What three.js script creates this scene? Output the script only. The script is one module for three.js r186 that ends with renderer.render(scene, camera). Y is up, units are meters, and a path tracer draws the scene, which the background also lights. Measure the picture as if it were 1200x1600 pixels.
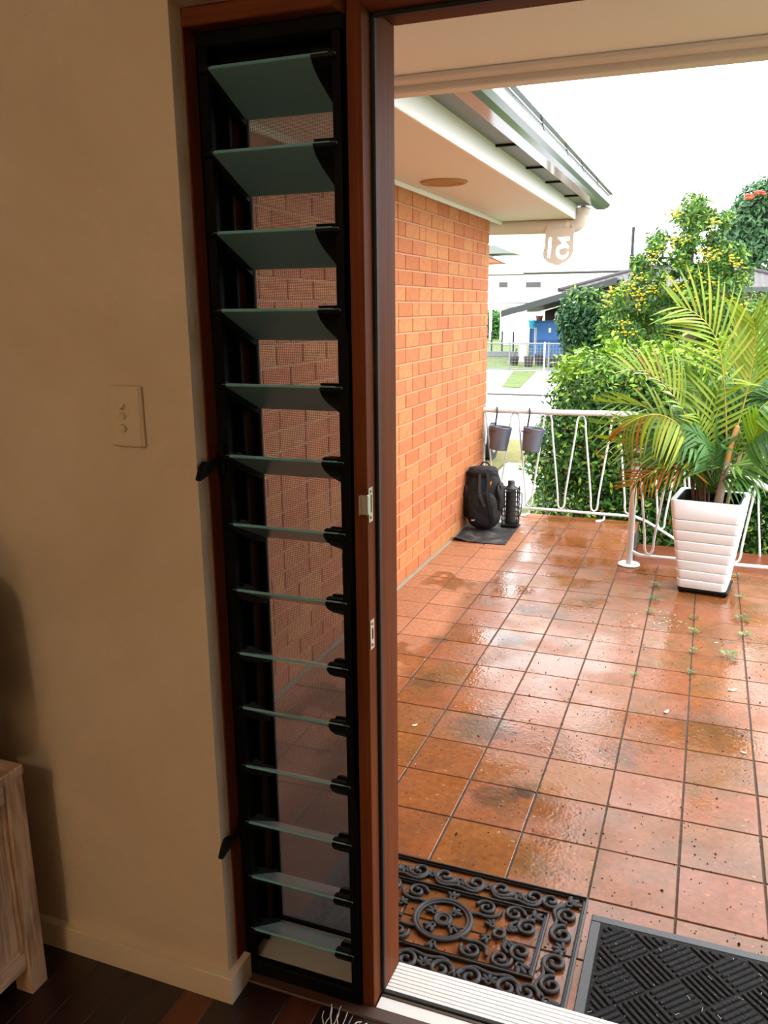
import * as THREE from 'three';
import { mergeGeometries, toCreasedNormals } from 'three/addons/utils/BufferGeometryUtils.js';
import { ConvexGeometry } from 'three/addons/geometries/ConvexGeometry.js';
import { RoundedBoxGeometry } from 'three/addons/geometries/RoundedBoxGeometry.js';
import { ImprovedNoise } from 'three/addons/math/ImprovedNoise.js';

// ---------------------------------------------------------------- camera, sky, exposure
const scene = new THREE.Scene();
const camera = new THREE.PerspectiveCamera(63.16, 1200 / 1600, 0.05, 400);
camera.position.set(1.142, 1.621, 2.328);
camera.rotation.order = 'YXZ';
camera.rotation.set(-0.23976, 0.36824, -0.00911);
const renderer = new THREE.WebGLRenderer({ antialias: true });
renderer.toneMapping = THREE.LinearToneMapping;
renderer.toneMappingExposure = 1.0;
renderer.shadowMap.enabled = true;
{ // bright even overcast, a little brighter overhead
  const w = 64, h = 32, d = new Float32Array(w * h * 4);
  for (let j = 0; j < h; j++) for (let i = 0; i < w; i++) {
    const e = ((j + 0.5) / h - 0.5) * Math.PI, s = Math.max(0, Math.sin(e));
    const L = e > 0 ? 5.6 * (1 + 0.3 * s) : 2;
    d.set([L * 0.985, L, L * 1.03, 1], (j * w + i) * 4);
  }
  const sky = new THREE.DataTexture(d, w, h, THREE.RGBAFormat, THREE.FloatType);
  sky.mapping = THREE.EquirectangularReflectionMapping; sky.magFilter = THREE.LinearFilter; sky.minFilter = THREE.LinearFilter;
  sky.needsUpdate = true;
  scene.background = sky; scene.environment = sky;
}

// ---------------------------------------------------------------- helpers
function rngOf(seed) { let a = seed >>> 0; return () => { a = (a + 0x6D2B79F5) | 0; let t = Math.imul(a ^ (a >>> 15), 1 | a); t = (t + Math.imul(t ^ (t >>> 7), 61 | t)) ^ t; return ((t ^ (t >>> 14)) >>> 0) / 4294967296; }; }
const rnd = rngOf(20240611);
const R = (a, b, r = rnd) => a + (b - a) * r();
const pick = (a, r = rnd) => a[Math.floor(r() * a.length)];
const V = (x, y, z) => new THREE.Vector3(x, y, z);
const noise = new ImprovedNoise();
const fbm = (x, y, z = 0, o = 4) => { let s = 0, a = 0.5, f = 1; for (let i = 0; i < o; i++) { s += a * noise.noise(x * f, y * f, z + i * 7.3); f *= 2.03; a *= 0.5; } return s; };
const clamp = (v, a = 0, b = 1) => Math.min(b, Math.max(a, v));
const smooth = (a, b, v) => { const t = clamp((v - a) / (b - a)); return t * t * (3 - 2 * t); };
const names = new Map();
function numbered(n) { const k = names.get(n) ?? 0; names.set(n, k + 1); return k ? `${n}_${String(k).padStart(3, '0')}` : n; }
function shade(o) { o.traverse((m) => { if (m.isMesh) { m.castShadow = true; m.receiveShadow = true; } }); }
function tag(o, label, category, group, kind) {
  o.userData.label = label; o.userData.category = category;
  if (group) o.userData.group = group; if (kind) o.userData.kind = kind; return o;
}
function thing(name, label, category, [x, y, z] = [0, 0, 0], turn = 0, group, kind) {
  const o = new THREE.Group(); o.name = numbered(name); scene.add(o);
  o.position.set(x, y, z); o.rotation.y = turn; return tag(o, label, category, group, kind);
}
function part(parent, name, geo, mat, pos, rot) {
  const m = new THREE.Mesh(Array.isArray(geo) ? merge(geo) : geo, mat); m.name = name; parent.add(m);
  if (pos) m.position.set(...pos); if (rot) m.rotation.set(...rot); return m;
}
function solo(name, geo, mat, label, category, group, kind) {   // a thing or a piece of the setting that is one mesh
  const m = new THREE.Mesh(Array.isArray(geo) ? merge(geo) : geo, mat); m.name = numbered(name); scene.add(m); return tag(m, label, category, group, kind);
}
const struct = (name, geo, mat, label, category) => solo(name, geo, mat, label, category, null, 'structure');
function plain(g) { const n = g.index ? g.toNonIndexed() : g; for (const k of Object.keys(n.attributes)) if (!['position', 'normal', 'uv'].includes(k)) n.deleteAttribute(k); return n; }
function merge(list) {
  const l = list.map(plain);
  for (const g of l) if (!g.attributes.uv) g.setAttribute('uv', new THREE.BufferAttribute(new Float32Array(g.attributes.position.count * 2), 2));
  return mergeGeometries(l);
}
// texture coordinates in metres from the object's own axes; grain = the axis that runs along the texture's v
function metric(g, grain) {
  g = plain(g); if (!g.attributes.normal) g.computeVertexNormals();
  const p = g.attributes.position, n = g.attributes.normal, uv = new Float32Array(p.count * 2);
  for (let i = 0; i < p.count; i++) {
    const a = [p.getX(i), p.getY(i), p.getZ(i)], q = [Math.abs(n.getX(i)), Math.abs(n.getY(i)), Math.abs(n.getZ(i))];
    const k = q[0] > q[1] && q[0] > q[2] ? 0 : q[1] > q[2] ? 1 : 2; let [s, t] = [[2, 1], [0, 2], [0, 1]][k];
    if (grain !== undefined && s === grain) [s, t] = [t, s];
    uv[2 * i] = a[s] + a[k] * 0.37; uv[2 * i + 1] = a[t];
  }
  g.setAttribute('uv', new THREE.BufferAttribute(uv, 2)); return g;
}
function box(x0, x1, y0, y1, z0, z1, grain) { const g = new THREE.BoxGeometry(x1 - x0, y1 - y0, z1 - z0); g.translate((x0 + x1) / 2, (y0 + y1) / 2, (z0 + z1) / 2); return metric(g, grain); }
function chamfer(w, h, d, c = 0.003) {   // box with bevelled edges, centred
  const pts = []; for (const x of [-1, 1]) for (const y of [-1, 1]) for (const z of [-1, 1]) {
    const a = x * w / 2, b = y * h / 2, e = z * d / 2;
    pts.push(V(a - x * c, b - y * c, e), V(a - x * c, b, e - z * c), V(a, b - y * c, e - z * c));
  }
  return new ConvexGeometry(pts);
}
function cbox(x0, x1, y0, y1, z0, z1, c = 0.003, grain) { const g = chamfer(x1 - x0, y1 - y0, z1 - z0, c); g.translate((x0 + x1) / 2, (y0 + y1) / 2, (z0 + z1) / 2); return metric(g, grain); }
function tube(pts, r, seg = 24, rad = 8, closed = false) {
  const c = new THREE.CatmullRomCurve3(pts.map((p) => (p.isVector3 ? p : V(...p))), closed, 'centripetal');
  const g = new THREE.TubeGeometry(c, seg, r, rad, closed);
  if (closed) return g;
  const caps = [0, 1].map((t) => { const q = c.getPoint(t), s = new THREE.SphereGeometry(r, rad, 4); s.translate(q.x, q.y, q.z); return s; });
  return merge([g, ...caps]);
}
function rod(a, b, r, rad = 8, r2 = r) {
  a = V(...a); b = V(...b); const d = b.clone().sub(a), g = new THREE.CylinderGeometry(r2, r, d.length(), rad);
  g.applyQuaternion(new THREE.Quaternion().setFromUnitVectors(V(0, 1, 0), d.normalize())); const m = a.add(b).multiplyScalar(0.5); g.translate(m.x, m.y, m.z); return plain(g);
}
function lathe(pts, seg = 32) { return new THREE.LatheGeometry(pts.map(([a, b]) => new THREE.Vector2(a, b)), seg); }
function extrudeZ(pts, z0, z1, holes = []) { // outline in x,y pushed from z0 to z1
  const s = new THREE.Shape(pts.map(([a, b]) => new THREE.Vector2(a, b)));
  for (const h of holes) s.holes.push(new THREE.Path(h.map(([a, b]) => new THREE.Vector2(a, b))));
  const g = new THREE.ExtrudeGeometry(s, { depth: z1 - z0, bevelEnabled: false }); g.translate(0, 0, z0); return metric(g);
}
function tex(w, h, f, rx = 1, ry = 1, srgb = true) {
  const d = new Uint8Array(w * h * 4);
  for (let j = 0; j < h; j++) for (let i = 0; i < w; i++) { const c = f(i / w, j / h, i, j); const k = (j * w + i) * 4; if (typeof c === 'number') { d[k] = d[k + 1] = d[k + 2] = clamp(c) * 255; } else { d[k] = clamp(c[0]) * 255; d[k + 1] = clamp(c[1]) * 255; d[k + 2] = clamp(c[2]) * 255; } d[k + 3] = 255; }
  const t = new THREE.DataTexture(d, w, h); t.wrapS = t.wrapT = THREE.RepeatWrapping; t.magFilter = THREE.LinearFilter; t.minFilter = THREE.LinearMipmapLinearFilter; t.generateMipmaps = true;
  t.repeat.set(rx, ry); if (srgb) t.colorSpace = THREE.SRGBColorSpace; t.needsUpdate = true; return t;
}
// tiling noise
const tnoise = (u, v, n, z, o = 4) => { let s = 0, a = 0.5; for (let k = 0; k < o; k++) { const A = Math.cos(u * 2 * Math.PI) * n / 6.283, B = Math.sin(u * 2 * Math.PI) * n / 6.283, C = Math.cos(v * 2 * Math.PI) * n / 6.283, D = Math.sin(v * 2 * Math.PI) * n / 6.283; s += a * noise.noise(A + C * 0.71 + z, B + D * 0.83 + z * 1.7, C - D * 0.5 + A * 0.3); n *= 2; a *= 0.5; } return s; };
const mix = (a, b, t) => a.map((v, i) => v + (b[i] - v) * t);
const hex = (h) => [(h >> 16 & 255) / 255, (h >> 8 & 255) / 255, (h & 255) / 255];
const std = (color, roughness = 0.6, o = {}) => new THREE.MeshStandardMaterial({ color, roughness, ...o });
const phys = (color, roughness = 0.6, o = {}) => new THREE.MeshPhysicalMaterial({ color, roughness, ...o });
// where the photograph's camera sees a point: used to choose which repeats show largest
function pixel(x, y, z) { const v = V(x, y, z).applyMatrix4(camera.matrixWorldInverse); return [600 + 1301.5 * v.x / -v.z, 800 - 1301.5 * v.y / -v.z, -v.z]; }
camera.updateMatrixWorld(true);
// a place on the line of sight of a photograph pixel at a known depth z
function at(u, v, z) { const d = V((u - 600) / 1301.5, -(v - 800) / 1301.5, -1).applyQuaternion(camera.quaternion); return camera.position.clone().addScaledVector(d, (z - camera.position.z) / d.z); }

// ---------------------------------------------------------------- materials
const fine = tex(256, 256, (u, v) => 0.5 + tnoise(u, v, 24, 3.1) * 0.9, 4, 4, false);
const coarse = tex(256, 256, (u, v) => 0.5 + tnoise(u, v, 7, 9.1) * 0.9, 1, 1, false);
function woodTex(base, dark, streak = 1, seed = 1) {
  return tex(256, 512, (u, v) => { const g = tnoise(u, v * 0.999, 3, seed, 3) * 0.5 + noise.noise(u * 60 + seed, Math.sin(v * 6.283) * 1.1, Math.cos(v * 6.283) * 1.1) * 0.55 * streak + noise.noise(u * 22 + 5, Math.sin(v * 6.283) * 0.6, seed) * 0.4; return mix(base, dark, clamp(0.45 + g)); }, 5, 0.9);
}
const M = {};
M.plaster = std(0xd8cab2, 0.75, { map: tex(256, 256, (u, v) => mix(hex(0xd6cab6), hex(0xc9bba4), clamp(0.4 + tnoise(u, v, 6, 2.2) * 0.9 + tnoise(u, v, 40, 4) * 0.25)), 0.7, 0.7), bumpMap: fine, bumpScale: 0.0006 });
M.plaster.color.set(0xffffff);
M.whiteTrim = std(0xd9cdb8, 0.45, { bumpMap: fine, bumpScale: 0.0002 });
M.ceiling = std(0xe4e0d8, 0.9);
M.timber = phys(0xffffff, 0.55, { map: woodTex(hex(0x764026), hex(0x592f1c), 0.5, 1.7), specularIntensity: 0.08 });
M.timberDark = phys(0xffffff, 0.5, { map: woodTex(hex(0x5a3020), hex(0x3a1d13), 0.6, 2.9) });
M.black = phys(0x060606, 0.7, { specularIntensity: 0.25 });
M.blackPlastic = phys(0x060505, 0.55, { specularIntensity: 0.4 });
M.seal = std(0x100e10, 0.7);
M.wire = std(0x4a494c, 0.7);
M.blade = phys(0x84b3b8, 0.5, { transmission: 0.3, thickness: 0, ior: 1.5, clearcoat: 1, clearcoatRoughness: 0.03 });
M.bladeEdgeGlow = phys(0x86d0de, 0.3, { transmission: 0.35, thickness: 0, clearcoat: 0.6 });  // lighter teal than the blade: edge glow put into the colour
M.alu = std(0xd9dadb, 0.35, { metalness: 0.15 });
M.sillWhite = std(0xe9e9e6, 0.4);
M.aluGrey = std(0x8d8a86, 0.4, { metalness: 0.6 });
M.steel = std(0xcfccc4, 0.3, { metalness: 0.85 });
M.plate = std(0xd2c4ad, 0.45);
M.planks = [hex(0x2b1712), hex(0x5d2c18), hex(0x341c15), hex(0x231310), hex(0x6b351b)].map((c, i) => phys(0xffffff, 0.35, { map: woodTex(c, c.map((v) => v * 0.7), 0.5, 11 + i * 3.3), clearcoat: 0.3, clearcoatRoughness: 0.3 }));
M.whitewash = std(0xffffff, 0.65, { map: tex(256, 512, (u, v) => { const g = noise.noise(u * 70, Math.sin(v * 6.283) * 1.4, Math.cos(v * 6.283)) * 0.35 + tnoise(u, v, 5, 7) * 1.1; return mix(hex(0xbda48c), hex(0x8a6c54), smooth(0.05, 0.75, g + 0.3)); }, 3, 1.1), bumpMap: fine, bumpScale: 0.0008 });
M.plain_dark = std(0x17171a, 0.4);
M.paintWhite = std(0xebebea, 0.5, { bumpMap: coarse, bumpScale: 0.0006 });
M.soffit = std(0xe9e8ea, 0.7, { bumpMap: coarse, bumpScale: 0.0008 });
M.cream = std(0xd6cfc9, 0.55);
M.pipe = std(0xd2c6b8, 0.4);
M.gutter = phys(0x2c3837, 0.45, { clearcoat: 1, clearcoatRoughness: 0.12 });
M.gutterUnder = std(0x7d8183, 0.5);
M.rail = std(0xdcdfe2, 0.4, { bumpMap: fine, bumpScale: 0.0004 });
M.mortar = std(0xb98a68, 0.95, { bumpMap: fine, bumpScale: 0.002 });
M.vent = std(0xb98f5f, 0.7);
M.rubber = std(0x17181a, 0.42, { bumpMap: fine, bumpScale: 0.0006 });
M.rubberGrey = std(0x2c2f31, 0.5, { bumpMap: fine, bumpScale: 0.0004 });
M.carpet = std(0x121213, 0.95, { bumpMap: fine, bumpScale: 0.003 });
M.pot = std(0xe4eaf0, 0.45, { bumpMap: coarse, bumpScale: 0.0005 });
M.soil = std(0x1d1713, 0.95, { bumpMap: fine, bumpScale: 0.01 });
M.potMetal = std(0x747c8a, 0.4, { metalness: 0.55, bumpMap: coarse, bumpScale: 0.002 });
M.terracotta = std(0x8f5a42, 0.8);
M.concrete = std(0xffffff, 0.85, { map: tex(256, 256, (u, v) => mix(hex(0xb9b6ae), hex(0x97938a), clamp(0.5 + tnoise(u, v, 9, 5) * 1.2)), 0.5, 0.5) });
M.asphalt = std(0xffffff, 0.6, { map: tex(256, 256, (u, v) => mix(hex(0xa7a9ac), hex(0x8b8d92), clamp(0.5 + tnoise(u, v, 14, 6) * 1.2)), 0.3, 0.3) });
M.grass = std(0xffffff, 0.9, { map: tex(256, 256, (u, v) => mix(mix(hex(0x566e2a), hex(0x76803a), clamp(0.5 + tnoise(u, v, 5, 1.5) * 1.6)), hex(0x3c541c), clamp(0.3 + tnoise(u, v, 50, 2.5))), 0.4, 0.4), bumpMap: fine, bumpScale: 0.03 });
M.grassDry = std(0xffffff, 0.9, { map: tex(256, 256, (u, v) => mix(mix(hex(0x7f7a3a), hex(0x8f834a), clamp(0.5 + tnoise(u, v, 5, 1.9) * 1.6)), hex(0x61642c), clamp(0.3 + tnoise(u, v, 50, 2.7))), 0.4, 0.4), bumpMap: fine, bumpScale: 0.03 });

// ---------------------------------------------------------------- the room
const FY = 0.05;                       // indoor floor level above the porch tiles
const WZ = 0.935;                      // indoor face of the front wall
struct('wall_front', [
  box(-2.7, 0.205, FY - 0.1, 2.62, 0.70, WZ), box(0.205, 1.62, 2.15, 2.62, 0.70, WZ), box(1.62, 3.2, FY - 0.1, 2.62, 0.70, WZ),
], M.plaster, 'cream plaster wall with the light switch beside the louvre window', 'wall');
struct('wall_left', box(-2.8, -2.7, FY - 0.1, 2.62, 0.70, 5.3), M.plaster, 'cream side wall of the room beyond the cabinet', 'wall');
struct('wall_right', box(3.2, 3.3, FY - 0.1, 2.62, 0.70, 5.3), M.plaster, 'cream side wall of the room opposite the cabinet', 'wall');
struct('wall_back', box(-2.8, 3.3, FY - 0.1, 2.62, 5.3, 5.4), M.plaster, 'cream back wall of the room behind the camera', 'wall');
struct('ceiling', box(-2.8, 3.3, 2.62, 2.72, 0.70, 5.4), M.ceiling, 'white plaster ceiling of the room', 'ceiling');
{
  const f = thing('floor', 'dark stained timber floorboards indoors', 'floor', [0, 0, 0], 0, null, 'structure');
  part(f, 'subfloor', box(-2.7, 3.2, -0.25, FY - 0.019, 0.88, 5.3), M.timberDark);
  const tones = [0, 2, 3, 0, 2, 3, 0, 1, 2, 4, 0, 3, 2, 0, 1, 3, 2, 0];
  const long = chamfer(0.0806, 0.018, 4.42, 0.0012), g = metric(long, 2);
  for (let i = 0; i < 73; i++) {
    const x = -2.66 + i * 0.081, k = Math.round((x - 0.078) / 0.081);
    const tone = k === 0 ? 4 : k === 3 ? 1 : k >= 4 && k < 8 ? pick([0, 3]) : k >= -4 && k < 0 ? pick([0, 3]) : k === 1 ? 3 : k === 2 ? 2 : pick(tones);
    part(f, 'floorboard', g, M.planks[tone], [x + 0.04, FY - 0.0095 + R(-0.0004, 0.0004), 3.092]);
  }
}
// skirting that turns the corner into the window reveal
struct('baseboard_left', (() => {
  const s = new THREE.Shape([[-2.7, WZ - 0.002], [-2.7, 0.954], [0.222, 0.954], [0.222, 0.868], [0.203, 0.868], [0.203, WZ - 0.002]].map(([a, b]) => new THREE.Vector2(a, -b)));
  const g = new THREE.ExtrudeGeometry(s, { depth: 0.066, bevelEnabled: true, bevelSize: 0.002, bevelThickness: 0.002, bevelSegments: 2 });
  g.rotateX(-Math.PI / 2); g.translate(0, FY + 0.001, 0); return metric(g);
})(), M.whiteTrim, 'cream painted skirting board along the wall and around its corner', 'skirting');
struct('trim_1', cbox(0.206, 1.62, FY - 0.03, FY + 0.003, 0.847, 0.882, 0.003, 0), std(0x4b372c, 0.5), 'worn brown timber strip where floorboards meet the window', 'floor trim');

// ---------------------------------------------------------------- louvre window
{
  const w = thing('window_1', 'tall narrow louvre window of fourteen tilted glass blades in brown timber', 'window', [0.205, 0, 0.85], 0, null, 'structure');
  const add = (n, g, m) => { const q = Array.isArray(g) ? merge(g) : g; q.translate(-0.205, 0, -0.85); return part(w, n, q, m); };
  add('jamb', cbox(0.18, 0.2075, FY, 2.15, 0.695, 0.897, 0.002, 1), M.timber);
  add('head', cbox(0.2075, 0.506, 2.118, 2.15, 0.70, 0.897, 0.002, 0), M.timber);
  add('head_filler', cbox(0.2075, 0.506, 2.07, 2.118, 0.72, 0.80, 0.002, 0), M.black);
  add('head_channel', cbox(0.2075, 0.506, 2.092, 2.118, 0.80, 0.862, 0.002, 0), M.black);
  // black channels that carry the blades
  add('louvre_channel', [cbox(0.2075, 0.2125, 0.06, 2.092, 0.775, 0.858, 0.001), cbox(0.2075, 0.232, 0.06, 2.092, 0.842, 0.858, 0.001), cbox(0.2075, 0.228, 0.06, 2.092, 0.775, 0.785, 0.001)], M.black);
  add('louvre_channel', [cbox(0.500, 0.5055, 0.06, 2.092, 0.775, 0.858, 0.001), cbox(0.484, 0.5055, 0.06, 2.092, 0.842, 0.858, 0.001), cbox(0.484, 0.5055, 0.06, 2.092, 0.775, 0.785, 0.001)], M.black);
  add('sill', cbox(0.2075, 0.506, FY, 0.089, 0.835, 0.856, 0.003, 0), M.black);
  add('sill_tray', (() => { const g = extrudeZ([[0, 0], [0.118, 0.008], [0.118, -0.03], [0, -0.03]], 0, 0.286); g.rotateY(Math.PI / 2); g.translate(0.2128, 0.088, 0.834); return g; })(), std(0xb9b7b4, 0.5));
  add('sill_base', cbox(0.2075, 0.506, FY - 0.05, 0.056, 0.695, 0.834, 0.002, 0), M.timberDark);
  // insect screen: frame and woven wires
  const sc = add('screen_frame', [cbox(0.2075, 0.226, 0.085, 2.07, 0.698, 0.714, 0.001), cbox(0.487, 0.506, 0.085, 2.07, 0.698, 0.714, 0.001), cbox(0.226, 0.487, 0.085, 0.103, 0.698, 0.714, 0.001), cbox(0.226, 0.487, 2.03, 2.07, 0.698, 0.714, 0.001)], M.black);
  const wires = [];
  const pw = 0.0022, dw = 0.0009;
  for (let x = 0.227; x < 0.487; x += pw) { const g = new THREE.BoxGeometry(dw, 1.93, dw); g.translate(x, 1.067, 0.706); wires.push(g); }
  for (let y = 0.104; y < 2.03; y += pw) { const g = new THREE.BoxGeometry(0.262, dw, dw); g.translate(0.3565, y, 0.7068); wires.push(g); }
  const wg = merge(wires); wg.translate(-0.205, 0, -0.85);
  part(sc, 'woven_mesh', wg, M.wire).userData.kind = 'stuff';
  // blades
  const bladeGeo = metric(new RoundedBoxGeometry(0.268, 0.006, 0.15, 2, 0.0025));
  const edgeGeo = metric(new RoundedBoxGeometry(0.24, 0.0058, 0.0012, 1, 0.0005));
  const clipShape = (front) => { // seen along the blade: slim arm with a lipped front end
    const s = [[-0.075, -0.016], [-0.03, -0.019], [0.03, -0.019], [0.06, -0.015], [0.077, -0.008], [0.080, -0.003], [0.074, 0.001], [0.079, 0.006], [0.066, 0.012], [0.052, 0.010], [0.044, 0.019], [0.026, 0.022], [-0.02, 0.013], [-0.072, 0.010]];
    return s.map(([a, b]) => [-a, b]);
  };
  const clipR = (() => { const g = extrudeZ(clipShape(), 0, 0.044); g.rotateY(Math.PI / 2); return g; })();
  const clipL = (() => { const g = extrudeZ(clipShape().map(([a, b]) => [a, b * 0.85]), 0, 0.020); g.rotateY(Math.PI / 2); return g; })();
  const frontY = []; for (let i = 0; i < 9; i++) frontY.push([2.057 - i * 0.1457, 24.3 * Math.PI / 180]);
  for (let j = 0; j < 5; j++) frontY.push([0.762 - j * 0.1443, 32.5 * Math.PI / 180]);
  for (const [yf, t] of frontY) {
    const tt = t + R(-0.012, 0.012);
    const b = part(w, 'louvre_blade', bladeGeo, M.blade, [0.358 - 0.205, yf - 0.075 * Math.sin(tt), 0.86 - 0.075 * Math.cos(tt) - 0.85], [-tt, 0, 0]);
    part(b, 'painted_edge_glow', edgeGeo, M.bladeEdgeGlow, [0, 0, 0.0752]);  // thin strip whose colour stands in for light gathered in the glass edge
    part(b, 'blade_clip', clipR, M.blackPlastic, [0.0885, 0, 0]); part(b, 'blade_clip', clipL, M.blackPlastic, [-0.1435, 0, 0]);
  }
  // two winder levers on the wall side
  for (const [y, dx] of [[1.318, 0], [0.456, -0.004]]) {
    const lever = merge([
      tube([[0.2185, y + 0.004, 0.845], [0.2185, y + 0.004, 0.872], [0.217, y - 0.004, 0.893], [0.215, y - 0.006, 0.905]], 0.0065, 14, 8),
      (() => { const g = extrudeZ([[0, -0.008], [0.012, -0.014], [0.036, -0.019], [0.047, -0.021], [0.049, -0.016], [0.036, 0.004], [0.022, 0.014], [0.012, 0.012], [0, 0.007]], -0.005, 0.005); g.rotateY(-Math.PI / 2); g.translate(0.2145 + dx, y - 0.006, 0.900); return g; })(),
    ]);
    add('lever', lever, M.blackPlastic);
    add('lever_mount', cbox(0.210, 0.226, y - 0.03, y + 0.035, 0.852, 0.868, 0.003), M.blackPlastic);
  }
}

// ---------------------------------------------------------------- doorway
{
  const d = thing('door_1', 'brown timber doorway frame standing open to the porch', 'doorway', [0.52, 0, 0.8], 0, null, 'structure');
  const add = (n, g, m) => { const q = Array.isArray(g) ? merge(g) : g; q.translate(-0.52, 0, -0.8); return part(d, n, q, m); };
  add('door_post', [cbox(0.5065, 0.535, FY - 0.05, 2.15, 0.79, 0.846, 0.002, 1), cbox(0.5065, 0.5395, FY - 0.05, 2.15, 0.69, 0.79, 0.002, 1)], M.timber);
  add('weather_seal', [cbox(0.533, 0.543, FY + 0.008, 2.13, 0.7905, 0.803, 0.002), cbox(0.535, 1.59, 2.122, 2.132, 0.7905, 0.803, 0.002)], M.seal);
  add('door_head', [cbox(0.535, 1.62, 2.130, 2.15, 0.79, 0.846, 0.002, 0), cbox(0.5395, 1.62, 2.138, 2.15, 0.69, 0.79, 0.002, 0)], M.timber);
  add('door_post', [cbox(1.59, 1.62, FY - 0.05, 2.13, 0.69, 0.846, 0.002, 1)], M.timber);
  // upper keeper with a lip that folds round the post, lower keeper with a latch hole
  const kp = (y0, y1, hole) => { const g = extrudeZ([[0, y0], [0.02, y0], [0.02, y1], [0, y1]], 0, 0.002, [hole]); g.rotateY(Math.PI / 2); g.translate(0.5352, 0, 0.8425); return g; };
  const k1 = add('strike_plate', [kp(1.207, 1.277, [[0.009, 1.226], [0.015, 1.226], [0.015, 1.262], [0.009, 1.262]]), cbox(0.521, 0.5375, 1.224, 1.264, 0.8425, 0.850, 0.001), cbox(0.521, 0.5235, 1.224, 1.264, 0.846, 0.858, 0.001)], M.steel);
  const k2 = add('strike_plate', kp(0.935, 0.999, [[0.007, 0.956], [0.015, 0.956], [0.015, 0.98], [0.007, 0.98]]), M.steel);
  for (const [k, ys] of [[k1, [1.216, 1.269]], [k2, [0.944, 0.99]]]) for (const y of ys) { const g = new THREE.CylinderGeometry(0.0032, 0.0032, 0.002, 10); g.rotateZ(Math.PI / 2); g.translate(0.5378 - 0.52, y, 0.833 - 0.8); part(k, 'screw', g, M.aluGrey); }
  // threshold: ribbed white sill outside, black gasket, white strip indoors
  const th = add('threshold', [box(0.5395, 1.59, -0.01, 0.042, 0.692, 0.79), box(0.5395, 1.59, 0.0, FY + 0.001, 0.803, 0.846)], M.sillWhite);
  const rib = (() => { const g = chamfer(1.05, 0.008, 0.0112, 0.0016); return metric(g); })();
  for (let i = 0; i < 8; i++) part(th, 'tread_rib', rib, M.sillWhite, [1.065 - 0.52, 0.0435 + i * 0.0007, 0.6985 + i * 0.0122 - 0.8]);
  add('gasket', cbox(0.5395, 1.59, 0.0, FY + 0.006, 0.7905, 0.803, 0.002), M.seal);
  add('threshold_rail', cbox(0.5395, 1.59, FY - 0.002, FY + 0.003, 0.8045, 0.812, 0.001), std(0x4a4038, 0.4, { metalness: 0.4 }));
}
// ---------------------------------------------------------------- things in the room
{
  const s = thing('light_switch', 'cream three-button light switch plate on the plaster wall', 'light switch', [0.05, 1.413, WZ]);
  const sh = new RoundedBoxGeometry(0.080, 0.124, 0.011, 3, 0.005); sh.translate(0, 0, 0.0052); part(s, 'plate', sh, M.plate);
  part(s, 'rim_step', new RoundedBoxGeometry(0.006, 0.118, 0.004, 2, 0.0015), M.plate, [0.0335, 0, 0.0108]);
  for (const y of [0.023, 0.0, -0.024]) {
    const b = part(s, 'button', (() => { const g = new THREE.CylinderGeometry(0.0075, 0.008, 0.006, 24); g.rotateX(Math.PI / 2); return g; })(), M.plate, [-0.007, y, 0.0125], [y > 0.02 ? -0.3 : 0.15, 0, 0]);
    part(b, 'button_surround', new THREE.TorusGeometry(0.0092, 0.0009, 8, 24), M.plate, [0, 0, -0.0015]);
  }
}
{
  const c = thing('sideboard', 'whitewashed timber cabinet standing in front of the cream wall', 'cabinet', [-0.235, FY, 1.046]);
  // local axes: x from the right side face leftwards (negative), z towards the room
  part(c, 'top', cbox(-0.92, 0.003, 0.556, 0.58, -0.003, 0.44, 0.003, 0), M.whitewash);
  for (const [x, z] of [[0, 0], [0, 0.378], [-0.858, 0], [-0.858, 0.378]]) part(c, 'leg', cbox(x - 0.05, x, 0, 0.556, z, z + 0.05, 0.002, 1), M.whitewash);
  part(c, 'side_rail', cbox(-0.046, -0.006, 0.072, 0.115, 0.05, 0.378, 0.002, 2), M.whitewash);
  part(c, 'side_rail', cbox(-0.046, -0.006, 0.51, 0.556, 0.05, 0.378, 0.002, 2), M.whitewash);
  part(c, 'side_panel', cbox(-0.03, -0.014, 0.115, 0.51, 0.05, 0.378, 0.001, 1), M.whitewash);
  part(c, 'side_moulding', [cbox(-0.02, -0.008, 0.115, 0.51, 0.05, 0.060, 0.002, 1), cbox(-0.02, -0.008, 0.115, 0.51, 0.368, 0.378, 0.002, 1), cbox(-0.02, -0.008, 0.115, 0.125, 0.06, 0.368, 0.002, 2)], M.whitewash);
  part(c, 'side_panel', cbox(-0.89, -0.874, 0.072, 0.556, 0.05, 0.378, 0.001, 1), M.whitewash);
  part(c, 'back_panel', cbox(-0.858, -0.05, 0.072, 0.556, 0.006, 0.016, 0.001, 0), M.whitewash);
  part(c, 'bottom_panel', cbox(-0.858, -0.05, 0.075, 0.09, 0.016, 0.41, 0.001, 0), M.whitewash);
  for (const x of [-0.855, -0.454]) { const dr = part(c, 'door', cbox(x, x + 0.401, 0.08, 0.55, 0.41, 0.426, 0.002, 1), M.whitewash); part(dr, 'knob', new THREE.SphereGeometry(0.013, 16, 10), M.aluGrey, [x < -0.6 ? x + 0.37 : x + 0.03, 0.33, 0.438]); }
}
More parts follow.
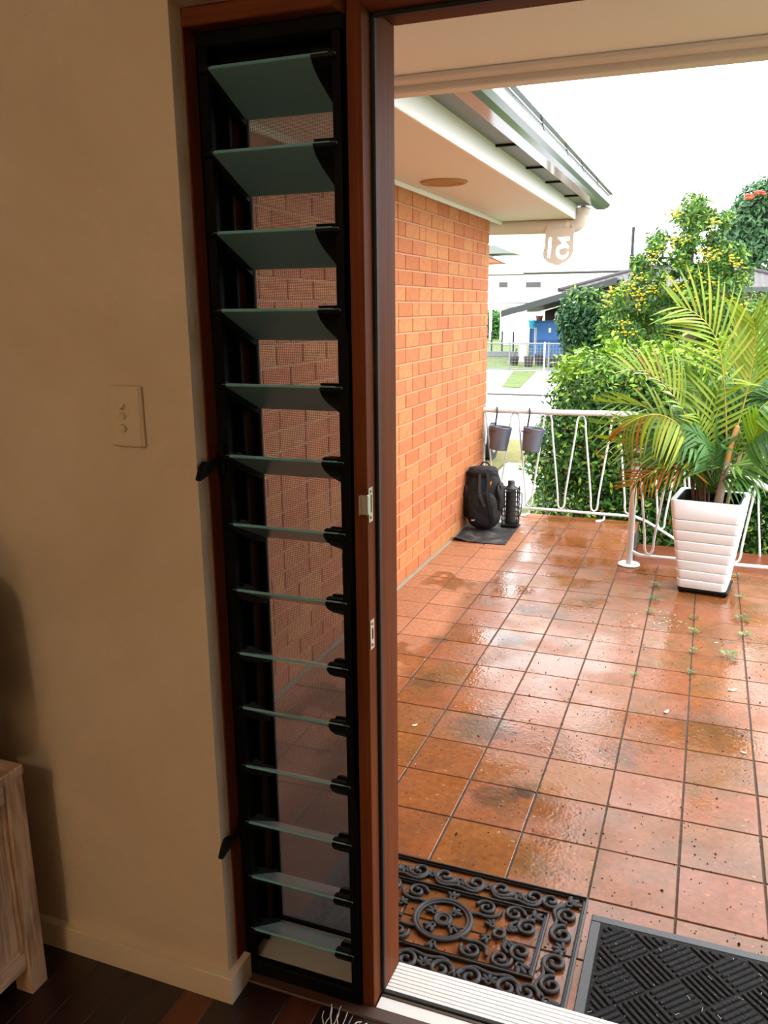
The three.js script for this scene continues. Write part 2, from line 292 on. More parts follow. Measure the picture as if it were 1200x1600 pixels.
{ // stands on the cabinet just outside the picture: its rounded shadow falls on the wall
  const t = thing('television', 'small rounded dark screen on a narrow foot on the cabinet', 'television', [-0.54, FY + 0.58, 1.15]);
  const s = new THREE.Shape(); const w = 0.30, y0 = 0.105, y1 = 0.50, r = 0.07;
  s.moveTo(-w + r, y0); s.lineTo(w - r, y0); s.quadraticCurveTo(w, y0, w, y0 + r); s.lineTo(w - 0.01, y1 - r); s.quadraticCurveTo(w - 0.015, y1, w - r - 0.01, y1); s.lineTo(-w + r, y1); s.quadraticCurveTo(-w, y1, -w, y1 - r); s.lineTo(-w, y0 + r); s.quadraticCurveTo(-w, y0, -w + r, y0);
  const g = new THREE.ExtrudeGeometry(s, { depth: 0.035, bevelEnabled: true, bevelSize: 0.004, bevelThickness: 0.004, bevelSegments: 2 }); g.translate(0, 0, -0.018);
  part(t, 'casing', g, M.plain_dark); part(t, 'screen', cbox(-0.25, 0.25, 0.15, 0.46, 0.021, 0.024, 0.001), std(0x0a0a0c, 0.15));
  part(t, 'neck', cbox(-0.2, 0.23, 0.012, 0.105, -0.02, 0.015, 0.006), M.plain_dark);
  part(t, 'foot', cbox(-0.24, 0.26, 0, 0.014, -0.08, 0.09, 0.004), M.plain_dark);
}
{ // ceiling lamp behind the camera: warm light with fairly crisp shadows
  const l = thing('ceiling_lamp', 'warm glass globe lamp hanging from the room ceiling', 'lamp', [0.30, 2.62, 3.40]);
  part(l, 'canopy', lathe([[0, 0], [0.06, 0], [0.055, -0.02], [0.012, -0.03], [0, -0.03]]), M.whiteTrim);
  part(l, 'stem', rod([0, -0.03, 0], [0, -0.2, 0], 0.006), M.aluGrey);
  const glow = std(0xfff0d8, 0.5, { emissive: new THREE.Color(1, 0.7, 0.42), emissiveIntensity: 2 });
  part(l, 'globe', new THREE.SphereGeometry(0.07, 24, 16), glow, [0, -0.26, 0]);
  const p = new THREE.PointLight(new THREE.Color(1, 0.73, 0.49), 1.85, 0, 2); p.position.set(0, -0.26, 0); p.castShadow = true; p.shadow.radius = 3.5; p.name = 'lamp_light'; l.add(p);
}
{ // added unseen fill lamp, evens out the light on the wall
  const l = thing('added_fill_lamp', 'added standing fill lamp with a pale drum shade at the back of the room', 'lamp', [0.62, FY, 4.9]);
  part(l, 'base', lathe([[0, 0], [0.14, 0], [0.14, 0.015], [0.02, 0.03], [0, 0.03]]), M.aluGrey);
  part(l, 'pole', rod([0, 0.03, 0], [0, 1.08, 0], 0.011), M.aluGrey);
  part(l, 'shade', lathe([[0.20, 1.04], [0.20, 1.043], [0.165, 1.36], [0.163, 1.36], [0.198, 1.04]], 36), phys(0xf2e2c8, 0.9, { transmission: 0.5, thickness: 0, side: THREE.DoubleSide }));
  part(l, 'bulb', new THREE.SphereGeometry(0.035, 18, 12), std(0xfff0d8, 0.5, { emissive: new THREE.Color(1, 0.72, 0.46), emissiveIntensity: 2 }), [0, 1.2, 0]);
  const p = new THREE.PointLight(new THREE.Color(1, 0.73, 0.49), 8.6, 0, 2); p.position.set(0, 1.2, 0); p.castShadow = true; p.shadow.radius = 3; p.name = 'added_fill_light'; l.add(p);
}
{ // fringe of a rug that lies just below the picture's edge
  const g = thing('rug', 'dark rug with a frayed white thread fringe at the window', 'rug', [0.462, FY, 0.925]);
  part(g, 'pile', cbox(-0.02, 0.75, 0.001, 0.009, 0.03, 0.62, 0.002), std(0x2a1b18, 0.95, { bumpMap: fine, bumpScale: 0.002 }));
  const r = rngOf(5), thread = std(0xd8cfc2, 0.9), th = [];
  for (let i = 0; i < 11; i++) {
    const x = -0.005 + i * 0.0075, pts = [[x, 0.008, 0.035]]; let a = x, b = 0.035, h = 0.010; const dir = (i < 6 ? -0.5 : 0.5) + R(-0.5, 0.5, r), len = 4 + Math.floor(r() * 4);
    for (let k = 0; k < len; k++) { a += dir * 0.006 + R(-0.004, 0.004, r); b -= R(0.007, 0.015, r); h = 0.0065 + Math.abs(R(-0.001, 0.006, r)); pts.push([a, h, b]); }
    th.push(tube(pts, 0.0011, 18, 5));
  }
  part(g, 'fringe', th, thread).userData.kind = 'stuff';
}

// ---------------------------------------------------------------- porch floor: terracotta tiles, wet except along the brick wall
const GX = -0.6, GZ = -4.3, GW = 3.0, GD = 5.0, TS = 0.235, TD = 0.2386;
{
  const tileTone = new Map(), tr = rngOf(77);
  for (let c = -4; c < 13; c++) for (let r = -4; r < 20; r++) tileTone.set(c + ',' + r, [tr(), tr(), tr(), tr()]);
  const stains = [[0.33, -1.55, 0.12, 0.7], [-0.02, -1.42, 0.07, 0.5], [0.42, -0.62, 0.16, 0.55], [0.66, -0.22, 0.06, 0.9], [0.60, -0.16, 0.12, 0.5], [0.95, -0.6, 0.13, 0.35], [0.08, -0.95, 0.1, 0.4], [0.32, -2.0, 0.09, 0.5], [1.25, -0.95, 0.2, 0.3], [0.5, -1.95, 0.1, 0.35]];
  // 1 where rain has wetted the tiles, 0 where they stayed dry under the eave
  const wet = (x, z) => { const edge = -0.02 + 0.16 * fbm(x * 2.1 + 3, z * 1.7, 1.3, 3) + 0.05 * fbm(x * 9, z * 9, 4, 3) - 0.03 * (z + 2); const a = smooth(-0.05, 0.05, x - edge); const puddle = smooth(0.10, 0.16, fbm(x * 3.4 + 8, z * 3.1, 6.6, 3)) * smooth(-0.45, -0.3, x); return clamp(Math.max(a, puddle * 0.85)); };
  const W = 1024, H = 1536;
  const col = new Uint8Array(W * H * 4), rou = new Uint8Array(W * H * 4), bum = new Uint8Array(W * H * 4);
  const sp = rngOf(31), speck = new Float32Array(W * H);
  for (let n = 0; n < 11000; n++) { const i = Math.floor(sp() * W), j = Math.floor(sp() * H), s = 1 + (sp() < 0.3 ? 1 : 0), k = sp() < 0.8 ? -1 : 1; for (let a = 0; a <= s; a++) for (let b = 0; b < s; b++) { const q = Math.min(H - 1, j + b) * W + Math.min(W - 1, i + a); speck[q] = k * (0.4 + sp() * 0.6); } }
  for (let j = 0; j < H; j++) for (let i = 0; i < W; i++) {
    const x = GX + (i + 0.5) / W * GW, z = GZ + (j + 0.5) / H * GD;
    const t = tileTone.get(Math.floor(x / TS) + ',' + Math.floor(-z / TD)) ?? [0.5, 0.5, 0.5, 0.5];
    const w = wet(x, z), n1 = fbm(x * 7 + t[0] * 40, z * 7 + t[1] * 40, t[2] * 9, 4), n2 = fbm(x * 45, z * 45, 2.2, 3);
    let c = mix(hex(0x8e5a2c), hex(0x90502c), t[0]);
    c = mix(c, hex(0x6f4526), clamp(t[1] * 0.9 - 0.1 + n1 * 1.1));
    c = mix(c, hex(0x956049), clamp((t[2] - 0.6) * 1.2));
    c = mix(c, hex(0x74552f), clamp(smooth(0.1, 0.45, n1 + (t[3] - 0.6) * 0.5) * 0.55));
    let dark = 0; for (const [sx, sz, sr, sa] of stains) { const d = Math.hypot(x - sx, z - sz) / sr + fbm(x * 16, z * 16, sx, 3) * 0.9; dark = Math.max(dark, sa * smooth(1, 0.35, d)); }
    c = mix(c, hex(0x35302a), dark * 0.8);
    c = mix(c.map((v) => v * 1.0), hex(0xb57a57), (1 - w) * 0.8);
    c = c.map((v) => v * (0.93 + 0.10 * (t[1] - 0.5) + n2 * 0.2));
    const s = speck[j * W + i]; if (s < 0) c = mix(c, hex(0x5e3a26), -s * 0.6); else if (s > 0) c = mix(c, hex(0xd9c7ae), s * 0.5);
    const k = (j * W + i) * 4;
    for (let q = 0; q < 3; q++) col[k + q] = clamp(c[q]) * 255;
    const film = clamp(0.5 + fbm(x * 4.1 + 20, z * 4.1, 8.8, 3) * 1.7 + (t[3] - 0.5) * 0.5);
    const ro = w > 0 ? mix([0.62], [0.07 + 0.30 * film], w)[0] : 0.62;
    rou[k] = rou[k + 1] = rou[k + 2] = clamp(ro + Math.max(0, -s) * 0.1) * 255;
    bum[k] = bum[k + 1] = bum[k + 2] = clamp(0.5 + fbm(x * 26, z * 26, 5, 2) * 0.28 + fbm(x * 95, z * 95, 7, 2) * 0.55 + n2 * 0.3 + s * 0.3) * 255;
    col[k + 3] = rou[k + 3] = bum[k + 3] = 255;
  }
  const mk = (d, srgb) => { const t = new THREE.DataTexture(d, W, H); t.magFilter = THREE.LinearFilter; t.minFilter = THREE.LinearMipmapLinearFilter; t.generateMipmaps = true; if (srgb) t.colorSpace = THREE.SRGBColorSpace; t.needsUpdate = true; return t; };
  M.tile = phys(0xffffff, 1, { map: mk(col, true), roughnessMap: mk(rou, false), bumpMap: mk(bum, false), bumpScale: 0.0010, ior: 1.36 });
  const grout = std(0x3b352f, 0.9, { bumpMap: fine, bumpScale: 0.002 });
  const f = thing('porch_floor', 'wet terracotta tiled porch floor outside the door', 'porch floor', [0, 0, 0], 0, null, 'structure');
  part(f, 'grout_bed', [box(-0.6, 0.74, -1.0, -0.003, -4.19, 0.7), box(0.74, 2.4, -1.0, -0.003, -3.10, 0.7)], grout);
  const cells = [];
  for (let c = -3; c < 11; c++) for (let r = -3; r < 18; r++) {
    let x0 = Math.max(c * TS, -0.489), x1 = Math.min((c + 1) * TS, 2.4), z1 = Math.min(-r * TD, 0.70), z0 = Math.max(-(r + 1) * TD, -4.20);
    if (x0 < 0.74 && x1 > 0.74 && z1 < -3.05) x1 = 0.74; else if (x0 >= 0.735 && z1 < -3.05) continue;
    if (x0 >= 0.735 && z0 < -3.12) z0 = -3.12;
    if (x1 - x0 < 0.02 || z1 - z0 < 0.02) continue; cells.push([x0, x1, z0, z1]);
  }
  const jr = rngOf(91);
  for (const [x0, x1, z0, z1] of cells) {
    const j = 0.0022 + jr() * 0.0012, g = plain(chamfer(x1 - x0 - 2 * j, 0.014, z1 - z0 - 2 * j, 0.0018));
    const cx = (x0 + x1) / 2, cz = (z0 + z1) / 2, p = g.attributes.position, uv = new Float32Array(p.count * 2);
    for (let i = 0; i < p.count; i++) { uv[2 * i] = (p.getX(i) + cx - GX) / GW; uv[2 * i + 1] = (p.getZ(i) + cz - GZ) / GD; }
    g.setAttribute('uv', new THREE.BufferAttribute(uv, 2));
    part(f, 'tile', g, M.tile, [cx, -0.007 + R(-0.0007, 0.0007, jr), cz], [R(-0.0015, 0.0015, jr), R(-0.003, 0.003, jr), R(-0.0015, 0.0015, jr)]);
  }
  const st = thing('porch_steps', 'tiled steps leading down from the porch between the white railings', 'steps', [0.74, -1, -3.65], 0, null, 'structure');
  const stepMat = std(0x6b3a25, 0.3, { bumpMap: fine, bumpScale: 0.002 });
  for (let i = 0; i < 5; i++) part(st, 'step', cbox(i * 0.28 + 0.002, 1.4, 0.0, 0.83 - i * 0.17, -0.53, 0.53, 0.004), stepMat, [0, 0, 0]);
}

// ---------------------------------------------------------------- brick wall along the left of the porch
{
  const BX = -0.49, wl = thing('wall_porch', 'orange face-brick wall running along the left of the porch', 'brick wall', [BX, 0, -1.75], 0, null, 'structure');
  const pitch = 2.262 / 26, hgt = pitch - 0.010, len = 0.23, joint = 0.0105;
  part(wl, 'mortar_core', metric((() => { const g = new THREE.BoxGeometry(0.3, 2.27, 4.886); g.translate(-0.156, 1.135, 0.003); return g; })()), M.mortar);
  const bump = tex(256, 128, (u, v) => 0.5 + noise.noise(u * 90, Math.sin(v * 6.283) * 0.5, 3) * 0.4 + tnoise(u, v, 18, 4) * 0.5, 4, 8, false);
  const tones = [0xb8713f, 0xb0693a, 0xba7a46, 0xaf6539, 0xb67944, 0xb46b3f].map((h, k) => std(0xffffff, 0.85, { map: tex(128, 64, (u, v) => mix(hex(h), mix(hex(h), hex(0xa35a38), 0.7), clamp(0.25 + tnoise(u, v, 5, k * 3.1 + 1) * 1.3 + noise.noise(u * 40, v * 1.5, k) * 0.25)), 4, 8), bumpMap: bump, bumpScale: 0.0012 }));
  part(wl, 'mortar_fillet', box(-0.006, 0.021, -0.003, 0.004, -2.44, 2.44), std(0x9a8a74, 0.95, { bumpMap: fine, bumpScale: 0.004 }));
  const brickG = {}; const geoOf = (l) => brickG[l.toFixed(3)] ??= metric(chamfer(0.10, hgt, l, 0.003));
  const all = [], br = rngOf(404);
  for (let row = 0; row < 26; row++) {
    let z = -4.19; const y = 0.004 + pitch * (row + 0.5) - 0.002; let first = row % 2 ? 0.108 : len;
    while (z < 0.68) {
      let l = z === -4.19 ? first : br() < 0.13 ? 0.108 : len; if (z + l > 0.69) l = 0.69 - z; if (l < 0.03) break;
      all.push({ y, z: z + l / 2, l }); z += l + joint;
    }
  }
  for (const b of all) { const a = pixel(BX, b.y, b.z - b.l / 2), c = pixel(BX, b.y, b.z + b.l / 2); b.size = a[0] > 380 && a[0] < 770 && a[2] > 0.1 ? Math.abs(a[0] - c[0]) * hgt * 1301 / a[2] : 0; }
  all.sort((p, q) => q.size - p.size);
  const rest = tones.map(() => []);
  all.forEach((b, i) => {
    const k = Math.floor(br() * tones.length), x = -0.05 + R(-0.0012, 0.0012, br);
    if (i < 300) part(wl, 'brick', geoOf(b.l), tones[k], [x, b.y, b.z + 1.75]);
    else { const g = geoOf(b.l).clone(); g.translate(x, b.y, b.z + 1.75); rest[k].push(g); }
  });
  rest.forEach((l, k) => { if (l.length) part(wl, 'further_bricks', merge(l), tones[k]).userData.kind = 'stuff'; });
}

// ---------------------------------------------------------------- eaves
struct('porch_soffit', [box(-0.9, 3.2, 2.30, 2.62, -0.30, 0.70)], M.soffit, 'cream lining above the doorway', 'soffit');
struct('trim_2', [cbox(-0.9, 3.2, 2.262, 2.34, -0.36, -0.30, 0.004, 0), cbox(-0.9, 3.2, 2.282, 2.30, -0.30, -0.245, 0.004, 0), cbox(-0.9, 3.2, 2.30, 2.66, -0.385, -0.355, 0.003, 0)], M.cream, 'cream moulded edge board of the eave above the doorway', 'eave trim');
struct('side_soffit', [box(-1.2, 0.085, 2.282, 2.30, -4.60, -0.36)], M.soffit, 'cream eave lining above the orange brick wall', 'soffit');
struct('trim_3', [cbox(-0.492, -0.468, 2.256, 2.283, -4.58, -0.36, 0.005, 2)], M.paintWhite, 'thin cream bead between brick wall and eave lining', 'bead');
struct('side_fascia', [cbox(0.083, 0.105, 2.272, 2.415, -4.62, -0.36, 0.003, 2), cbox(-1.2, 0.105, 2.268, 2.33, -4.64, -4.602, 0.003, 0)], M.paintWhite, 'white fascia board along the edge of the side eave', 'fascia');
struct('side_roof', [box(-1.2, 0.30, 2.44, 2.47, -4.66, -0.36), box(-1.7, 0.285, 2.475, 2.52, -4.72, -0.36)], M.gutterUnder, 'grey metal roof sheet overhanging the side eave', 'roof');
{
  const v = thing('eave_vent', 'round tan vent disc set in the cream eave lining', 'vent', [-0.265, 2.282, -2.26]);
  part(v, 'rim', lathe([[0.095, 0], [0.128, 0], [0.127, -0.006], [0.118, -0.011], [0.095, -0.008], [0.095, 0]], 40), M.vent);
  part(v, 'grille', [lathe([[0, -0.004], [0.096, -0.004]], 40), ...[-0.06, -0.03, 0, 0.03, 0.06].map((x) => cbox(x - 0.004, x + 0.004, -0.008, -0.003, -Math.sqrt(0.0092 - x * x), Math.sqrt(0.0092 - x * x), 0.001))], M.vent);
}
{
  const g = thing('gutter', 'grey-green metal roof gutter along the side eave', 'gutter', [0.225, 2.36, -2.55]);
  const face = [[0, 0], [0.062, 0], [0.090, 0.010], [0.108, 0.030], [0.117, 0.060], [0.112, 0.066], [0.101, 0.098], [0.103, 0.103], [0.124, 0.108], [0.127, 0.128]], prof = [...face, [0.098, 0.128], [0.096, 0.1], [0.110, 0.06], [0.102, 0.032], [0.086, 0.015], [0.06, 0.006], [0.006, 0.006], [0.006, 0.12], [0, 0.12]];
  part(g, 'trough', extrudeZ(prof, -2.2, 2.19), M.gutter);
  part(g, 'end_cap', extrudeZ([...face, [0, 0.12]], -2.206, -2.2), M.gutter);
  part(g, 'lining_sheet', box(-0.12, 0.0, 0.022, 0.028, -2.1, 2.19), M.gutterUnder);
  for (const z of [-2.62, -3.22, -3.95, -1.9]) {
    part(g, 'bracket', [cbox(-0.12, -0.001, 0.012, 0.021, z + 2.55 - 0.012, z + 2.55 + 0.012, 0.002), cbox(-0.012, 0.0, 0.004, 0.024, z + 2.55 - 0.014, z + 2.55 + 0.014, 0.002)], M.black);
    part(g, 'strap', rod([0.1135, 0.064, z + 2.55], [0.1025, 0.1, z + 2.55], 0.0035, 6), M.gutter);
  }
}
{
  const d = thing('downpipe', 'cream downpipe bending from the gutter back to the brick wall', 'downpipe', [0.092, 2.2, -4.55]);
  const bend = []; for (let i = 0; i <= 8; i++) { const a = i / 8 * Math.PI / 2; bend.push([0.055 - 0.07 * (1 - Math.cos(a)) + 0.0, 0.105 - 0.075 * Math.sin(a), 0]); }
  part(d, 'elbow', tube([[0.062, 0.125, 0.0], ...bend, [-0.06, 0.026, 0]], 0.053, 40, 20), M.pipe);
  part(d, 'pipe_run', tube([[-0.05, 0.027, 0], [-0.4, 0.032, 0], [-0.75, 0.038, 0]], 0.053, 8, 24), M.pipe);
  part(d, 'socket_ring', (() => { const g = new THREE.CylinderGeometry(0.058, 0.058, 0.03, 28, 1, true); g.rotateZ(Math.PI / 2); g.translate(-0.045, 0.027, 0); return g; })(), std(0xddd0bf, 0.4, { side: THREE.DoubleSide }));
  part(d, 'socket_ring', (() => { const g = new THREE.CylinderGeometry(0.058, 0.056, 0.035, 28, 1, true); g.translate(0.062, 0.14, 0); return g; })(), std(0xddd0bf, 0.4, { side: THREE.DoubleSide }));
}
{ // house number plaque with cut-through figures, seen from behind
  const c = (l) => l.map(([x, y]) => [(x - 345) * 0.000553, (700 - y) * 0.000553]);
  const outline = c([[150, 640], [150, 860], [132, 930], [126, 975], [135, 1025], [180, 1080], [260, 1112], [340, 1142], [412, 1108], [482, 1068], [534, 1005], [551, 935], [545, 800], [560, 640]]);
  const one = c([[200, 775], [208, 757], [224, 752], [238, 760], [242, 785], [236, 985], [192, 985]]), dot = c([[188, 1000], [228, 1000], [222, 1055], [190, 1050]]);
  const three = c([[325, 758], [492, 755], [492, 805], [425, 810], [488, 885], [485, 910], [420, 902], [380, 908], [355, 925], [347, 955], [365, 990], [400, 1008], [430, 1003], [458, 985], [470, 952], [487, 955], [480, 1000], [450, 1040], [405, 1056], [360, 1045], [320, 1010], [303, 950], [318, 895], [350, 862], [398, 845]]);
  const s = thing('house_number_sign', 'cream shield-shaped plaque with cut-out number 31 hanging below the downpipe', 'sign', [-0.012, 2.176, -4.487]);
  part(s, 'plaque', extrudeZ(outline, -0.003, 0.003, [one, dot, three]), M.pipe);
  for (const x of [-0.10, 0.09]) part(s, 'hanger', cbox(x, x + 0.02, 0.02, 0.06, -0.006, -0.003, 0.001), M.pipe);
}

// ---------------------------------------------------------------- white tube railings
function vee(x, yt, yb, half, slope = 0) { // one bend of the looping rod: from crest to crest
  const s = (dx, y) => [x + dx, y + slope * dx, 0], k = 0.026;
  return tube([s(-half, yt), s(-half + k * 0.75, yt - 0.012), s(-half + k * 1.25, yt - 0.05), s(-half + k * 1.25 + 0.002, yt - 0.09), s(-k * 1.05, yb + 0.09), s(-k, yb + 0.045), s(-k * 0.6, yb + 0.010), s(0, yb), s(k * 0.6, yb + 0.010), s(k, yb + 0.045), s(k * 1.05, yb + 0.09), s(half - k * 1.25 - 0.002, yt - 0.09), s(half - k * 1.25, yt - 0.05), s(half - k * 0.75, yt - 0.012), s(half, yt)], 0.0072, 64, 8);
}
{
  const g = thing('porch_railing', 'white tube railing with looping rods at the far end of the porch', 'railing', [0.08, 0, -4.13]);
  const T = 0.832, B = 0.062;
  part(g, 'top_rail', tube([[-0.57, T, 0], [0, T, 0], [0.55, T + 0.004, 0], [0.60, T, 0], [0.635, T - 0.011, 0]], 0.021, 24, 14), M.rail);
  part(g, 'bottom_rail', tube([[-0.57, B, 0], [0, B - 0.004, 0], [0.60, B - 0.006, 0]], 0.011, 8, 10), M.rail);
  part(g, 'post', rod([-0.566, 0, 0], [-0.566, T, 0], 0.012), M.rail);
  for (const x of [-0.45, -0.19, 0.065, 0.32, 0.575]) part(g, 'looped_rod', vee(x, T - 0.015, B + 0.010, 0.1285), M.rail);
  for (const x of [-0.19, 0.40]) {
    const f = part(g, 'foot', tube([[x, B, 0], [x, 0.02, 0.0], [x - 0.01, 0.008, 0.01], [x - 0.04, 0.006, 0.02]], 0.008, 12, 8), M.rail);
    part(f, 'foot_plate', cbox(x - 0.06, x - 0.015, 0.0, 0.006, 0.0, 0.045, 0.001), M.rail);
  }
}
{
  const g = thing('stair_railing', 'white tube handrail sloping down beside the steps behind the palm', 'railing', [0.74, 0, -4.13]);
  const k = -0.55;
  part(g, 'top_rail', tube([[0.02, 0.806, 0], [0.04, 0.795, 0], [0.5, 0.80 + 0.47 * k, 0], [1.45, 0.80 + 1.42 * k, 0]], 0.021, 24, 14), M.rail);
  part(g, 'bottom_rail', tube([[-0.035, 0.057, 0], [0.0, 0.05, 0], [0.4, 0.05 + 0.4 * k, 0], [1.4, 0.05 + 1.4 * k, 0]], 0.011, 16, 10), M.rail);
  for (const x of [0.16, 0.41, 0.66, 0.91, 1.16]) part(g, 'looped_rod', vee(x, 0.80 + x * k - 0.02, 0.06 + x * k, 0.125, k), M.rail);
  part(g, 'post', rod([1.42, -1, 0], [1.42, 0.03, 0], 0.021), M.rail);
}
{
  const g = thing('near_railing', 'white tube railing with a rounded corner post behind the planter', 'railing', [0.764, 0, -3.03]);
  const T = 0.846;
  part(g, 'corner_post', tube([[0, 0.01, 0], [0, 0.35, 0], [0, 0.66, 0], [0.008, 0.745, 0], [0.04, 0.81, 0], [0.095, 0.842, 0], [0.16, T, 0], [0.8, T, 0], [1.6, T, 0]], 0.021, 80, 14), M.rail);
  part(g, 'base_flange', [lathe([[0, 0.001], [0.068, 0.001], [0.070, 0.005], [0.066, 0.011], [0.026, 0.014], [0.0, 0.014]], 32), ...[0.6, 2.7, 4.8].map((a) => { const c = new THREE.CylinderGeometry(0.006, 0.006, 0.006, 8); c.translate(Math.cos(a) * 0.048, 0.014, Math.sin(a) * 0.048); return c; })], M.rail);
  part(g, 'bottom_rail', tube([[0.0, 0.098, 0], [0.03, 0.078, 0], [0.3, 0.068, 0], [1.6, 0.072, 0]], 0.011, 24, 10), M.rail);
  for (const x of [0.115, 0.372, 0.629, 0.886, 1.143, 1.40]) part(g, 'looped_rod', vee(x, T - 0.02, 0.08, 0.1285), M.rail);
  part(g, 'end_post', rod([1.6, 0, 0], [1.6, T, 0], 0.021), M.rail);
}
// two small metal pots hooked on the rail
function hangingPot(x, label, base) {
  const g = thing('hanging_pot', label, 'pot', [x, 0.55, -4.05], 0.3, 'grey metal pots hooked on the white railing');
  const w = part(g, 'pot_wall', lathe([[0, 0.004], [0.058, 0.004], [0.060, 0.0], [0.064, 0.006], [0.077, 0.158], [0.081, 0.162], [0.079, 0.166], [0.073, 0.164], [0.061, 0.02], [0, 0.02]], 32), M.potMetal); w.rotation.z = -0.13; g.scale.setScalar(1.1); g.position.y = 0.535;
  part(g, 'pot_base', lathe([[0, -0.001], [0.060, -0.001], [0.061, 0.004]], 32), base, null, [0, 0, -0.13]);
  part(g, 'hook', tube([[-0.02, 0.15, -0.068], [-0.012, 0.22, -0.055], [-0.008, 0.265, -0.045], [-0.008, 0.288, -0.055], [-0.008, 0.294, -0.080], [-0.008, 0.272, -0.102]], 0.006, 30, 8), std(0x3c3f45, 0.4, { metalness: 0.5 }));
  part(g, 'potting_soil', lathe([[0, 0.145], [0.072, 0.140]], 24), M.soil);
}
hangingPot(-0.352, 'grey metal pot with a rusty base hooked on the railing by the brick wall', M.terracotta);
hangingPot(-0.095, 'grey metal pot with a dark base hooked on the railing before the hedge', M.black);

// ---------------------------------------------------------------- mats
{
  const m = thing('small_mat', 'thin black mat with curled edge under the backpack', 'mat', [-0.29, 0.001, -3.51], 0.03);
  const g = new THREE.PlaneGeometry(0.385, 0.61, 20, 28); g.rotateX(-Math.PI / 2);
  const top = g.clone(), p = top.attributes.position;
  const lift = (x, z) => 0.005 + 0.022 * smooth(0.2, 0.305, z) * smooth(0.05, -0.19, x) * (0.6 + 0.4 * Math.sin(x * 30)) + 0.0015 * fbm(x * 14, z * 14, 3, 2);
  for (let i = 0; i < p.count; i++) p.setY(i, lift(p.getX(i), p.getZ(i)));
  top.computeVertexNormals(); const bot = top.clone(); bot.translate(0, -0.004, 0);
  part(m, 'sheet', [top, bot], std(0xffffff, 0.8, { side: THREE.DoubleSide, map: tex(128, 128, (u, v) => mix(hex(0x242322), hex(0x5b5650), smooth(0.0, 0.5, tnoise(u, v, 5, 3.3) + 0.1)), 1, 1), bumpMap: fine, bumpScale: 0.001 }));
}
{ // open scrollwork rubber mat
  const m = thing('scroll_doormat', 'black rubber doormat of open scrollwork with a round medallion', 'doormat', [0.585, 0, 0.4685]);
  const hw = 0.36, hd = 0.2215, Y = 0.007;
  const frame = (a, b, t, y = 0.006) => [cbox(-a, a, 0, y * 2, -b, -b + t, 0.002), cbox(-a, a, 0, y * 2, b - t, b, 0.002), cbox(-a, -a + t, 0, y * 2, -b + t, b - t, 0.002), cbox(a - t, a, 0, y * 2, -b + t, b - t, 0.002)];
  part(m, 'outer_frame', [...frame(hw, hd, 0.007), ...frame(hw - 0.010, hd - 0.010, 0.004, 0.005), ...frame(hw - 0.005, hd - 0.005, 0.008, 0.003)], M.rubber);
  part(m, 'inner_frame', [...frame(0.268, 0.124, 0.006), ...frame(0.259, 0.115, 0.004, 0.005), ...frame(0.264, 0.12, 0.008, 0.003)], M.rubber);
  const spiral = (r0, turns, hand) => { // curl that tightens to a ball
    const pts = []; for (let i = 0; i <= 22; i++) { const t = i / 22, a = t * turns * 2 * Math.PI, r = r0 * (1 - 0.74 * t ** 0.9); pts.push([Math.cos(a) * r, 0, hand * Math.sin(a) * r]); }
    const e = pts[pts.length - 1], b = new THREE.SphereGeometry(0.0085, 10, 8); b.translate(...e);
    return merge([tube(pts, 0.0072, 34, 7), b]);
  };
  const SP = { 1: spiral(0.036, 1.25, 1), '-1': spiral(0.036, 1.25, -1) };
  const curl = (x, z, a, hand, s = 1) => { const c = part(m, 'scroll', SP[hand], M.rubber, [x, Y, z], [0, a, 0]); c.scale.set(s, 1, s); };
  const bar = (...pts) => part(m, 'stem', tube(pts.map(([x, z]) => [x, Y, z]), 0.0056, 18, 7), M.rubber);
  const petalG = (() => { const g = new THREE.SphereGeometry(1, 10, 8); g.scale(0.007, 0.006, 0.015); g.translate(0, 0, 0.017); return g; })();
  const palmette = (x, z, a, n = 3, s = 1) => { const l = []; for (let i = 0; i < n; i++) { const g = petalG.clone(); g.scale(s, 1, s); g.rotateY(a + (i - (n - 1) / 2) * 0.75); l.push(g); } const k = new THREE.TorusGeometry(0.008 * s, 0.004, 7, 14); k.rotateX(Math.PI / 2); l.push(k); part(m, 'palmette', l, M.rubber, [x, Y, z]); };
  // border bands
  for (const s of [-1, 1]) {
    for (let i = -1; i <= 1; i++) {
      const x = i * 0.168;
      curl(x - 0.046, s * 0.172, s > 0 ? Math.PI : 0, s > 0 ? 1 : 1, 0.92); curl(x + 0.046, s * 0.172, s > 0 ? 0 : Math.PI, s > 0 ? -1 : -1, 0.92);
      palmette(x, s * 0.168, s > 0 ? Math.PI : 0, 5, 0.85);
      if (i < 1) { palmette(x + 0.084, s * 0.165, s > 0 ? 0 : Math.PI, 3, 0.75); }
      bar([x - 0.079, s * 0.172], [x - 0.05, s * 0.136], [x, s * 0.143], [x + 0.05, s * 0.136], [x + 0.079, s * 0.172]);
    }
    for (const q of [-1, 1]) { // side bands and corners
      curl(s * 0.312, q * 0.052, q > 0 ? -Math.PI / 2 * 1 : Math.PI / 2, s * q > 0 ? 1 : -1, 0.95);
      curl(s * 0.315, q * 0.128, q > 0 ? Math.PI / 2 : -Math.PI / 2, s * q > 0 ? -1 : 1, 0.85);
      curl(s * 0.262, q * 0.172, s > 0 ? 0 : Math.PI, s * q > 0 ? -1 : 1, 0.85);
      palmette(s * 0.312, q * 0.178, Math.atan2(s, q), 3, 1.1);
      bar([s * 0.30, q * 0.165], [s * 0.278, q * 0.140], [s * 0.29, q * 0.10], [s * 0.282, q * 0.06]);
    }
    palmette(s * 0.322, 0, s > 0 ? -Math.PI / 2 : Math.PI / 2, 5, 0.9);
  }
